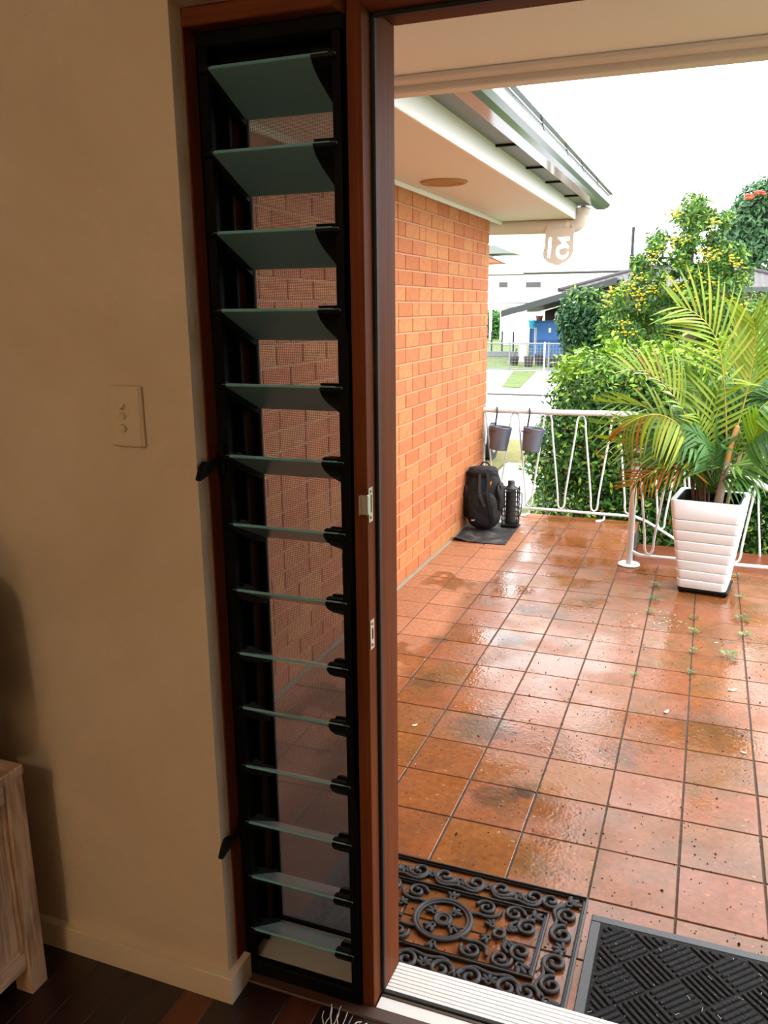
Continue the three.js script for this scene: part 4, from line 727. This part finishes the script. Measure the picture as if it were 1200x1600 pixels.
struct('kerb', box(-50, 40, GY, GY + 0.05, -23.05, -22.8), std(0x2f2d2b, 0.8), 'dark kerb line along the far side of the street', 'kerb');
struct('driveway', slab([[-7.6, -23.05], [-2.6, -23.05], [-3.2, -33], [-8.6, -33]], GY, GY + 0.03), M.concrete, 'pale concrete driveway across the street', 'driveway');
struct('driveway_grass', slab([[-5.2, -25.1], [-4.6, -25.1], [-5.45, -32.3], [-6.4, -32.3]], GY + 0.03, GY + 0.06), M.grass, 'strip of grass between the driveway wheel tracks', 'grass strip');

// leaves: folded pointed ovals, scattered over lumps; nobody could count them
const leafOval = (() => { const g = new THREE.BufferGeometry(), p = [0, 0, 0, 0.2, 0.3, 0.05, 0.17, 0.65, 0.03, 0, 1, -0.06, -0.17, 0.65, 0.03, -0.2, 0.3, 0.05, 0, 0.5, -0.02]; g.setAttribute('position', new THREE.Float32BufferAttribute(p, 3)); g.setIndex([0, 1, 6, 1, 2, 6, 2, 3, 6, 3, 4, 6, 4, 5, 6, 5, 0, 6]); g.computeVertexNormals(); return g; })();
function leafCloud(parent, name, lumps, o) {
  const r = rngOf(o.seed), total = lumps.reduce((s, l) => s + l.n, 0), im = new THREE.InstancedMesh(leafOval, o.mat, total); im.name = name; im.userData.kind = 'stuff'; parent.add(im);
  let i = 0; const m4 = new THREE.Matrix4(), q = new THREE.Quaternion(), q2 = new THREE.Quaternion(), col = new THREE.Color(), Z = V(0, 0, 1), P = parent.position;
  for (const l of lumps) for (let k = 0; k < l.n; k++) {
    let d; do { d = V(R(-1, 1, r), R(-1, 1, r), R(-1, 1, r)); } while (d.lengthSq() > 1 || d.lengthSq() < 0.01); d.normalize();
    const rad = (o.inner ?? 0.55) + (1.05 - (o.inner ?? 0.55)) * r() ** 0.6, wob = 1 + 0.22 * fbm(d.x * 2 + l.c[0], d.y * 2 + l.c[1], d.z * 2 + l.c[2], 2) * 2;
    let x = l.c[0] + d.x * l.r[0] * rad * wob, y = l.c[1] + d.y * l.r[1] * rad * wob, z = l.c[2] + d.z * l.r[2] * rad * wob; if (y < GY + 0.02) y = GY + 0.05 + r() * 0.4;
    if (o.keep && !o.keep(x, y, z)) { x = l.c[0]; y = l.c[1]; z = l.c[2]; }
    const n = d.clone().multiplyScalar(0.7).add(V(R(-1, 1, r), R(-0.3, 1.2, r), R(-1, 1, r))).normalize(); q.setFromUnitVectors(Z, n); q2.setFromAxisAngle(Z, r() * 6.283); q.multiply(q2);
    const s = o.size * R(0.65, 1.25, r); m4.compose(V(x - P.x, y - P.y, z - P.z), q, V(s, s, s)); im.setMatrixAt(i, m4);
    const c = o.colors(r, x, y, z); col.setHex(c); im.setColorAt(i, col); i++;
  }
  return im;
}
const leafMat = (rough = 0.45, tr = 0.2) => phys(new THREE.Color(0.72, 0.68, 0.62), rough, { transmission: tr, thickness: 0, side: THREE.DoubleSide, specularIntensity: 0.35 });
{
  const h = thing('hedge', 'dense green hedge with bright new shoots behind the white railing', 'hedge', [1.3, GY, -5.5]);
  const L = []; const r = rngOf(71);
  for (let x = -0.02; x < 3.3; x += 0.34) { const k = smooth(-0.2, 0.35, x), top = 0.78 + 0.42 * k; for (const [y, n] of [[-0.6, 1200], [-0.15, 2000], [0.3, 2700], [top - 0.36, 3000]]) { const inx = y < 0 ? 0.05 : y > 0.4 && x < 0.2 ? 0.18 : 0; L.push({ c: [x + inx + R(-0.06, 0.06, r), y + R(-0.05, 0.05, r), -5.3 + R(-0.12, 0.12, r)], r: [0.34, 0.40, 0.52], n }); } }
  for (let x = 0.1; x < 3.3; x += 0.42) L.push({ c: [x, 0.92 + R(-0.05, 0.08, r), -5.75], r: [0.36, 0.34, 0.5], n: 1900 });
  leafCloud(h, 'foliage', L, { seed: 5, size: 0.055, mat: leafMat(0.5, 0.18), inner: 0.5, colors: (q, x, y) => { const young = q() < 0.12 + 0.6 * smooth(0.75, 1.3, y + 0.15 * fbm(x * 3, y * 3, 2, 2)); return young ? pick([0x9cc43a, 0x86b636, 0xa9cb4a, 0x79ad38], q) : q() < 0.02 ? 0xb98a3a : pick([0x3f6d2a, 0x4b7c2f, 0x35602a, 0x578a35, 0x2f5526], q); } });
  const tw = []; for (let i = 0; i < 60; i++) { const x = R(-0.2, 3.2, r), z = R(-5.7, -5.0, r), t = R(0.3, 1.15, r); tw.push(tube([[x - 1.3, 0, z + 5.5], [x - 1.3 + R(-0.08, 0.08, r), 1 + t * 0.2, z + 5.5], [x - 1.3 + R(-0.25, 0.25, r), 1 + t * 0.75, z + 5.5 + R(-0.2, 0.2, r)]], R(0.006, 0.016, r), 8, 5)); }
  part(h, 'branches', tw, std(0x5b4a38, 0.9)).userData.kind = 'stuff';
  // upright shoots along the top
  const L2 = []; for (let i = 0; i < 90; i++) { const x = R(-0.1, 3.2, r), z = R(-5.6, -4.95, r); L2.push({ c: [x, 1.2 + R(-0.03, 0.12, r) * smooth(-0.2, 0.4, x) - 0.12 * (1 - smooth(0, 0.3, x)), z], r: [0.045, 0.12, 0.045], n: 22 }); }
  leafCloud(h, 'new_shoots', L2, { seed: 15, size: 0.07, mat: leafMat(0.35, 0.3), inner: 0.1, colors: (q) => pick([0xa6cf3f, 0x96c53a, 0x8abb36, 0xb3d653], q) });
}
function tree(name, label, base, trunk, lumps, o) {
  const t = thing(name, label, o.category ?? 'tree', base);
  if (trunk) part(t, 'trunk', trunk, std(o.bark ?? 0x6b5844, 0.9, { bumpMap: coarse, bumpScale: 0.01 }));
  leafCloud(t, 'foliage', lumps, o);
  return t;
}
const lump = (u, v, z, r, n, dz = 0) => { const p = at(u, v, z); return { c: [p.x, p.y, p.z + dz], r: [r, r * 0.85, r], n }; };
{
  const z = -10, t0 = at(1068, 545, z);
  const crown = [[1095, 325, .2], [1078, 352, .28], [1118, 362, .28], [1048, 392, .32], [1098, 402, .36], [1136, 398, .26], [1020, 425, .3], [1070, 440, .4], [1125, 445, .38], [1148, 430, .22], [985, 468, .28], [1035, 478, .4], [1090, 488, .4], [1140, 492, .34], [958, 500, .26], [1005, 508, .34]];
  const cr = rngOf(29), L = [];
  for (const [u, v, r] of crown) { const n = Math.round(3 + r * 26); for (let i = 0; i < n; i++) { const a = cr() * 6.283, q = Math.sqrt(cr()) * r * 108, s = R(0.07, 0.15, cr); L.push(lump(u + Math.cos(a) * q, v + Math.sin(a) * q * 0.9, z + R(-0.45, 0.45, cr), s, Math.round(40 + s * 420))); } }
  for (let i = 0; i < 90; i++) { const s = R(0.14, 0.24, cr); L.push(lump(R(950, 1200, cr), R(470, 545, cr), z - R(0.5, 1.4, cr), s, 130)); }
  const trunk = merge([tube([[0, 0, 0], [0.02, 1.6, 0], [0.05, 2.4, 0.02]], 0.085, 16, 10), ...[[-0.6, 3.2], [0.25, 3.5], [0.05, 3.9], [0.7, 3.1]].map(([x, y]) => tube([[0.05, 2.3, 0], [x * 0.5, (2.3 + y) / 2 + 0.1, 0.05], [x, y, 0.05]], 0.02, 12, 7))]);
  const t = tree('flowering_tree', 'green tree with clusters of yellow flowers behind the hedge', [t0.x, GY, z], trunk, L, { seed: 31, size: 0.075, mat: leafMat(0.45, 0.25), inner: 0.1, bark: 0x4a4238, colors: (q) => q() < 0.22 ? pick([0x9dbf4a, 0x8bb045], q) : pick([0x4c7a34, 0x5a8a3c, 0x42703a, 0x6a9a48], q) });
  const r = rngOf(64), fl = []; const F = [[985, 445], [1000, 432], [1045, 378], [1115, 348], [1098, 395], [1122, 397], [1105, 402], [1064, 412], [1018, 452], [1005, 462], [960, 455], [948, 468], [975, 448], [1056, 455], [1080, 470], [1150, 405], [1155, 412], [1135, 408], [1050, 340], [1060, 332], [975, 502], [985, 520], [968, 515], [1040, 440], [1075, 372], [1000, 480], [995, 455], [1020, 400], [1088, 430], [1140, 470], [1160, 480], [1110, 440], [1062, 448], [950, 480]];
  const pet = new THREE.SphereGeometry(1, 6, 4);
  for (const [u, v] of F) { const c = at(u, v, z + 0.42), m = 7 + Math.floor(r() * 9); for (let i = 0; i < m; i++) { const g = pet.clone(), s = R(0.012, 0.024, r); g.scale(s, s * 0.6, s); g.translate(c.x - t0.x + R(-0.09, 0.09, r), c.y - GY + R(-0.06, 0.06, r), c.z - z + R(-0.08, 0.08, r)); fl.push(plain(g)); } }
  part(t, 'flowers', fl, std(0xb09c16, 0.6)).userData.kind = 'stuff';
}
{
  const z = -12, c = at(920, 500, z);
  tree('round_shrub', 'rounded dark green shrub left of the yellow-flowered tree', [c.x, GY, z], tube([[0, 0, 0], [0.03, 1.2, 0], [0, 2.2, 0]], 0.06, 10, 8), [[915, 478, .36, 1500], [938, 486, .36, 1400], [898, 500, .3, 1100], [925, 510, .42, 1600], [952, 508, .36, 1200], [910, 530, .36, 1200], [940, 540, .4, 1400]].map(([u, v, r, n]) => lump(u, v, z, r, n)), { seed: 47, size: 0.085, category: 'shrub', mat: leafMat(0.45, 0.15), inner: 0.6, colors: (q, x, y) => q() < 0.5 * smooth(1.5, 1.95, y) ? pick([0x7cab3f, 0x6c9f3c], q) : pick([0x35603a, 0x2d5433, 0x41703f, 0x274a2c], q) });
}
{
  const z = -54, c = at(1215, 440, z);
  const t = tree('dark_tree', 'large dark green tree with red flowers at the right edge', [c.x, GY, z], tube([[0, 0, 0], [0.1, 4, 0], [0.3, 8, 0]], 0.4, 12, 10), [[1195, 318, .7, 1500], [1172, 348, .7, 1700], [1210, 360, .9, 1800], [1160, 385, .65, 1600], [1200, 395, .8, 1800], [1230, 330, .9, 1500], [1150, 410, .5, 900], [1185, 330, .5, 900], [1205, 300, .4, 700]].map(([u, v, r, n]) => lump(u, v, z, r * 2.25, n)), { seed: 83, size: 0.34, mat: leafMat(0.5, 0.15), inner: 0.6, colors: (q) => pick([0x5f8a60, 0x4d7854, 0x6a9468, 0x446b4a], q) });
  const r = rngOf(14), fl = []; for (const [u, v] of [[1175, 307], [1188, 302]]) { const p = at(u, v, z + 1.9); for (let i = 0; i < 7; i++) { const g = new THREE.SphereGeometry(R(0.07, 0.13, r), 6, 4); g.scale(1.3, 0.7, 1); g.translate(p.x - c.x + R(-0.25, 0.25, r), p.y - GY + R(-0.1, 0.1, r), p.z - z); fl.push(plain(g)); } }
  part(t, 'flowers', fl, std(0xd8452c, 0.6)).userData.kind = 'stuff';
}
{ // low greenery far left
  const z = -70, c = at(775, 512, z);
  tree('far_bush', 'pale green bushes behind the white posts far left', [c.x, GY, z], null, [[765, 508, 1.3, 500], [782, 512, 1.1, 450], [772, 500, 1.0, 400]].map(([u, v, r, n]) => lump(u, v, z, r, n)), { seed: 91, size: 0.4, category: 'bush', mat: leafMat(0.5, 0.2), colors: (q) => pick([0x4f8a3c, 0x3f7a36, 0x66a04a], q) });
}

// ---------------------------------------------------------------- neighbour's house with carport
M.roofTile = std(0xffffff, 0.6, { map: tex(128, 128, (u, v) => mix(hex(0x3c3536), hex(0x1f1a1b), clamp(0.5 + 0.5 * Math.sin(u * 6.283 * 4) * 0.6 + tnoise(u, v, 9, 4) * 0.8)), 0.9, 0.9), bumpMap: tex(128, 128, (u, v) => { const s = (v * 4) % 1; return clamp(0.25 + 0.45 * s + 0.3 * Math.sin(u * 6.283 * 4)); }, 0.9, 0.9, false), bumpScale: 0.06 });
{
  const h = thing('neighbour_house', 'low house with grey tiled roof and open carport across the street', 'house', [-1, GY, -42]);
  const ey = 3.36;                                     // eave above ground
  const hip = (() => { const a = [-4.6, ey, 4], b = [6.5, ey, 4], c = [6.5, ey, -6], d = [-4.6, ey, -6], e = [-1.2, ey + 1.15, -1], f = [2.7, ey + 1.15, -1]; const g = new THREE.BufferGeometry(); g.setAttribute('position', new THREE.Float32BufferAttribute([a, b, f, a, f, e, b, c, f, c, d, e, c, e, f, d, a, e].flat(), 3)); g.computeVertexNormals(); const p = g.attributes.position, uv = []; for (let i = 0; i < p.count; i++) { const n = g.attributes.normal; Math.abs(n.getX(i)) > Math.abs(n.getZ(i)) ? uv.push(p.getZ(i), p.getX(i)) : uv.push(p.getX(i), p.getZ(i)); } g.setAttribute('uv', new THREE.Float32BufferAttribute(uv, 2)); return g; })();
  M.roofTile.side = THREE.DoubleSide;
  const rf = part(h, 'roof', hip, M.roofTile);
  part(rf, 'ridge_capping', [rod([-1.2, ey + 1.17, -1], [2.7, ey + 1.17, -1], 0.1, 8), rod([-4.6, ey + 0.02, 4], [-1.2, ey + 1.17, -1], 0.1, 8), rod([6.5, ey + 0.02, 4], [2.7, ey + 1.17, -1], 0.1, 8)], std(0x2c2527, 0.7));
  part(h, 'eave_gutter', [cbox(-2.1, 6.6, ey - 0.22, ey + 0.02, 3.95, 4.1, 0.02)], std(0x3c4142, 0.5));
  part(h, 'soffit', box(-4.5, 6.5, ey - 0.1, ey - 0.02, -6, 3.95), std(0x6e6660, 0.8));
  part(h, 'wall', [box(-2.6, 6, 0, ey - 0.2, -5.5, 3.2)], std(0x7a5a48, 0.85));
  // carport: a lean-to whose verge slopes up to the house
  const verge = (y0, y1, z0, z1) => extrudeZ([[-7.3, 2.36 + y0], [-2.0, 3.8 + y0], [-2.0, 3.8 + y1], [-7.3, 2.36 + y1]], z0, z1);
  const cp = part(h, 'carport_roof', verge(0.0, 0.07, -5.5, 4.0), std(0x4a5054, 0.5));
  part(cp, 'verge_board', verge(-0.2, 0.10, 4.0, 4.08), std(0x252a2a, 0.55));
  part(h, 'carport_post', cbox(-6.42, -6.10, 0, 2.55, 3.7, 3.95, 0.02), std(0xf0eee8, 0.6));
  part(h, 'carport_back_wall', extrudeZ([[-6.9, 0], [-2.6, 0], [-2.6, 3.55], [-6.9, 2.4]], -5.5, -5.3), std(0x2a221e, 0.9));
  part(h, 'carport_slab', box(-7.0, -2.6, 0.0, 0.08, -5.5, 4.0), std(0x8b7a66, 0.85));
}
{
  const b = thing('blue_container', 'blue metal container standing under the carport', 'container', [-6.64, GY + 0.08, -41]);
  const blue = std(0x1f5f9c, 0.45), deep = std(0x174c80, 0.5);
  part(b, 'body', cbox(-0.84, 0.84, 0, 1.80, -1.6, 0, 0.02), blue);
  part(b, 'rim', [cbox(-0.87, 0.87, 1.76, 1.88, -0.02, 0.05, 0.01), cbox(-0.87, -0.78, 0, 1.8, -0.02, 0.05, 0.01), cbox(0.78, 0.87, 0, 1.8, -0.02, 0.05, 0.01)], deep);
  part(b, 'rail', cbox(-0.8, 0.8, 0.82, 0.9, 0, 0.04, 0.01), deep);
  part(b, 'sticker', cbox(0.10, 0.22, 1.28, 1.50, 0.001, 0.01, 0.002), std(0xeeeeea, 0.6));
}
for (const [u, v, z, w, hh, c, n, label, cat] of [[831, 506, -40.4, 0.34, 0.36, 0x2fa7c4, 'bucket', 'cyan bucket on the shelf left of the blue container', 'bucket'], [869, 498, -40.9, 0.3, 0.42, 0xdfe6ec, 'jug', 'white jug standing on top of the blue container', 'jug'], [841, 498, -41.0, 0.36, 0.3, 0x9c5f4a, 'crate', 'reddish crate on the left end of the blue container', 'crate']]) {
  const p = at(u, v, z), t = thing(n, label, cat, [p.x, n === 'bucket' ? p.y - hh / 2 : GY + 0.08 + 1.802, n === 'bucket' ? p.z : -41.3]);
  part(t, 'body', lathe([[0, 0], [w * 0.38, 0], [w * 0.5, hh * 0.95], [w * 0.52, hh], [w * 0.46, hh], [w * 0.34, hh * 0.1], [0, hh * 0.1]], n === 'crate' ? 4 : 18), std(c, 0.5));
  part(t, 'handle', tube([[-w * 0.5, hh * 0.9, 0], [-w * 0.3, hh * 1.2, 0], [w * 0.3, hh * 1.2, 0], [w * 0.5, hh * 0.9, 0]], 0.015, 12, 6), std(c, 0.5));
}
{ // shelf that carries the bucket
  const s = thing('carport_shelf', 'narrow pale shelf stand left of the blue container', 'shelf', [at(831, 510, -40.4).x, GY + 0.08, -40.4]); const top = at(831, 510, -40.4).y - GY - 0.08 - 0.06;
  part(s, 'shelf_board', cbox(-0.22, 0.22, top - 0.03, top, -0.2, 0.2, 0.005), std(0xbcb6ac, 0.7)); for (const [x, z] of [[-0.2, -0.18], [0.2, -0.18], [-0.2, 0.18], [0.2, 0.18]]) part(s, 'leg', rod([x, 0, z], [x, top - 0.03, z], 0.02), std(0xbcb6ac, 0.7));
}
const junk = [[804, 557, 'dark plant pot by the carport post, left of it'], [826, 556, 'dark plant pot just right of the carport post'], [843, 556, 'dark plant pot before the blue container, left of centre'], [858, 558, 'dark plant pot before the blue container, right of centre'], [872, 557, 'dark plant pot at the right corner of the blue container']];
junk.forEach(([u, v, label], i) => { const pz = -36.5 + (i % 2) * 0.9, p = at(u, v, pz), t = thing('dark_pot', label, 'pot', [p.x, GY, pz], 0, 'dark pots in front of the carport'); part(t, 'pot_wall', lathe([[0, 0], [0.17, 0], [0.23, 0.38 + 0.06 * (i % 3)], [0.245, 0.41 + 0.06 * (i % 3)], [0.21, 0.4 + 0.06 * (i % 3)], [0, 0.36]], 18), std([0x2b2622, 0x3a322c, 0x232428][i % 3], 0.7)); part(t, 'plant', tube([[0, 0.36, 0], [0.04, 0.6, 0], [0.1, 0.75, 0]], 0.04, 8, 6), std(0x3a4a2c, 0.8)); });
{
  const w = thing('breeze_block_wall', 'white screen wall with two rows of diamond openings beyond the carport', 'wall', [at(799, 500, -79).x, GY, -79]);
  const holes = []; for (let r = 0; r < 2; r++) for (let c = 0; c < 4; c++) { const x = -0.6 + c * 0.45, y = 1.3 + r * 0.55; holes.push([[x, y - 0.2], [x + 0.16, y], [x, y + 0.2], [x - 0.16, y]]); }
  part(w, 'panel', extrudeZ([[-0.95, 0.1], [1.05, 0.1], [1.05, 2.5], [-0.95, 2.5]], -0.1, 0.1, holes), std(0xefeee9, 0.7)); part(w, 'backing', box(-0.9, 1.0, 1.0, 2.4, -0.25, -0.2), std(0x8a8378, 0.9)); part(w, 'capping', cbox(-1.0, 1.1, 2.5, 2.62, -0.14, 0.14, 0.02), std(0xf2f1ec, 0.7));
}
{
  const s = thing('grey_roof_shed', 'small white shed with a blue-grey metal roof beyond the carport', 'shed', [at(822, 475, -58).x, GY, -58]);
  const y = at(822, 475, -58).y - GY; part(s, 'wall', box(-1.6, 2.2, 0, y, -3, 0), std(0xe8e8e6, 0.7)); part(s, 'roof', (() => { const g = extrudeZ([[0, 0], [3.4, 0.85], [3.4, 0.93], [0, 0.08]], 0, 4.6); g.rotateY(Math.PI / 2); g.translate(-2.0, y, 0.4); return g; })(), std(0x39414b, 0.4)); part(s, 'fascia', cbox(-2.0, 2.6, y - 0.2, y + 0.02, 0.36, 0.46, 0.01), std(0xf2f2f0, 0.6));
}
{
  const b = thing('white_building', 'long white two-storey building with a flat roof in the distance', 'building', [-14, GY - 0.4, -82]);
  part(b, 'wall', box(-12, 14, 0, 6.1, -8, 0), std(0xeeeeec, 0.8)); part(b, 'roof_edge', [cbox(-12.1, -2.5, 6.1, 6.22, -8, 0.15, 0.02), cbox(-2.5, 14.1, 6.22, 6.34, -8, 0.15, 0.02), cbox(-2.5, 14, 6.1, 6.22, -8, 0.0, 0.02)], std(0x55534f, 0.7));
  for (const [u0, u1] of [[780, 793], [822, 845]]) { const a = at(u0, 441, -82), c = at(u1, 449, -82), f = part(b, 'window_frame', cbox(a.x + 14 - 0.1, c.x + 14 + 0.1, c.y - GY + 0.4 - 0.1, a.y - GY + 0.4 + 0.1, -0.05, 0.03, 0.02), std(0xcfcfcc, 0.6)); part(f, 'pane', cbox(a.x + 14, c.x + 14, c.y - GY + 0.4, a.y - GY + 0.4, 0.02, 0.05, 0.01), std(0x3f3d3e, 0.4)); }
}
{
  const p = at(775, 392, -95), b = thing('far_tower', 'far building with a grey awning above an orange roof at the brick wall edge', 'building', [p.x - 2.2, GY - 0.4, -95]);
  const H = (v) => at(775, v, -95).y - GY + 0.4;
  part(b, 'wall', box(-3, 1.0, 0, H(388), -4, 0), std(0xf0f0ee, 0.8)); part(b, 'awning', extrudeZ([[-3, H(384)], [2.2, H(384)], [4.4, H(397)], [-3, H(397)]], -4, 0.8), std(0x6c756f, 0.6)); part(b, 'lower_roof', extrudeZ([[-3, H(399)], [1.2, H(401)], [3.0, H(411)], [-3, H(411)]], -3, 1.2), std(0xa35836, 0.7));
}
{
  const x0 = at(762, 500, -66).x, w = thing('covered_walk', 'white covered walkway on slim posts far left', 'walkway', [x0, GY, -66]); const top = at(762, 484, -66).y - GY;
  part(w, 'canopy', cbox(-4, 1.55, top, top + 0.55, -2, 0.2, 0.02), std(0xf1f1ef, 0.7)); for (const x of [-0.9, 0.25, 1.15]) part(w, 'post', cbox(x - 0.1, x + 0.1, 0, top, -0.1, 0.1, 0.02), std(0xf1f1ef, 0.7));
}
{
  const f = thing('wire_fence', 'low wire mesh fence with tube rails across the street', 'fence', [-5.6, GY + 0.03, -32.4]); const m = std(0x6f7275, 0.5, { metalness: 0.3 });
  part(f, 'top_rail', rod([-3.2, 1.13, 0], [2.0, 1.13, 0], 0.03), m); part(f, 'bottom_rail', rod([-3.2, 0.08, 0], [2.0, 0.08, 0], 0.02), m);
  for (const x of [-3.1, -1.0, 0.45, 0.62, 2.0]) part(f, 'post', rod([x, 0, 0], [x, 1.2, 0], 0.035), x > 0.4 && x < 0.6 ? std(0xe6e6e4, 0.5) : m);
  const w = []; for (let x = -3.1; x < 2.0; x += 0.13) w.push(rod([x, 0.06, 0], [x, 1.12, 0], 0.006, 4)); for (let y = 0.15; y < 1.1; y += 0.13) w.push(rod([-3.1, y, 0], [2, y, 0], 0.005, 4)); part(f, 'wire_mesh', w, m).userData.kind = 'stuff';
}
{
  const f = thing('dark_fence', 'dark posts and low rail fence before the far lawn', 'fence', [at(787, 545, -43).x, GY, -43]); const m = std(0x25292b, 0.6);
  for (const x of [-0.68, -0.1, 0.52]) part(f, 'post', rod([x, 0, 0], [x, 1.35, 0], 0.045), m); part(f, 'low_wall', cbox(-3, 0.9, 0, 0.3, -0.1, 0.1, 0.02), std(0x6a6d70, 0.7));
}
{
  const p = at(893, 533, -24), m = thing('mailbox', 'small white letterbox on a post beyond the hedge', 'letterbox', [p.x, GY, -24]); const y = p.y - GY;
  part(m, 'box', cbox(-0.13, 0.13, y - 0.1, y + 0.09, -0.15, 0.15, 0.01), std(0xe4e1d6, 0.6)); part(m, 'lid', cbox(-0.15, 0.15, y + 0.09, y + 0.14, -0.17, 0.17, 0.015), std(0x8c978f, 0.6)); part(m, 'post', rod([0, 0, 0], [0, y - 0.1, 0], 0.04), std(0x57504a, 0.8)); part(m, 'slot', cbox(-0.08, 0.08, y + 0.02, y + 0.04, 0.148, 0.153, 0.001), M.black);
}
{
  const a = at(986, 425, -52), p = thing('antenna_mast', 'thin grey antenna mast rising behind the tiled roof', 'antenna', [a.x, GY, -52], 0); part(p, 'mast', rod([0, 0, 0], [0, at(986, 355, -52).y - GY, 0], 0.11, 8, 0.09), std(0x1c1c1e, 0.6)); part(p, 'sleeve', rod([0, 0, 0], [0, at(986, 398, -52).y - GY, 0], 0.14), std(0x1c1c1e, 0.6));
}
{
  const a = at(856, 404, -81), p = thing('roof_aerial', 'dark little aerial on the white building behind the number plaque', 'aerial', [a.x, 5.6, -84]); const y = a.y - 5.6;
  part(p, 'mast', rod([0.2, 0, 0], [0.2, y + 0.9, 0], 0.04), std(0x5d6468, 0.5)); part(p, 'boom', tube([[-0.55, y + 0.2, 0], [-0.3, y, 0], [0.2, y, 0]], 0.1, 10, 6), std(0x5d6468, 0.5)); part(p, 'element', rod([-0.25, y + 0.5, 0], [0.2, y + 0.55, 0], 0.09), std(0x5d6468, 0.5));
}
{ // car mostly hidden by the brick wall
  const c = thing('parked_car', 'white parked car just showing past the brick wall corner', 'car', [-3.22, GY, -10.6], 0);
  const white = phys(0xe4e6e8, 0.25, { clearcoat: 1, clearcoatRoughness: 0.05 }), prof = [[-2.05, 0.35], [-2.12, 0.75], [-2.0, 0.98], [-1.1, 1.1], [-0.35, 1.72], [0.2, 1.8], [1.6, 1.76], [2.05, 1.15], [2.12, 0.5], [2.05, 0.32]];
  const s = new THREE.Shape(prof.map(([x, y]) => new THREE.Vector2(x, y))), g = new THREE.ExtrudeGeometry(s, { depth: 1.62, bevelEnabled: true, bevelSize: 0.06, bevelThickness: 0.08, bevelSegments: 3 }); g.rotateY(-Math.PI / 2); g.translate(0.81, 0, 0); part(c, 'body', metric(g), white);
  const glass = std(0x1b2126, 0.1), sw = [[-0.95, 1.12], [-0.32, 1.62], [0.2, 1.68], [1.5, 1.64], [1.8, 1.16]];
  for (const x of [-0.9, 0.885]) { const q = extrudeZ(sw, 0, 0.015); q.rotateY(-Math.PI / 2); q.translate(x + 0.0075, 0, 0); part(c, 'side_window', q, glass); }
  { const q = cbox(-0.72, 0.72, -0.38, 0.38, -0.01, 0.01, 0.003); q.rotateX(0.86); q.translate(0, 1.45, -0.83); part(c, 'windscreen', q, glass); }
  for (const [x, z] of [[-0.84, -1.35], [0.84, -1.35], [-0.84, 1.3], [0.84, 1.3]]) { const w = new THREE.CylinderGeometry(0.33, 0.33, 0.22, 28); w.rotateZ(Math.PI / 2); const m = part(c, 'wheel', w, std(0x151516, 0.8), [x, 0.33, z]); const hcap = new THREE.CylinderGeometry(0.2, 0.2, 0.23, 20); hcap.rotateZ(Math.PI / 2); part(m, 'hubcap', hcap, std(0xa9adb0, 0.4, { metalness: 0.6 })); }
}

shade(scene);
renderer.render(scene, camera);
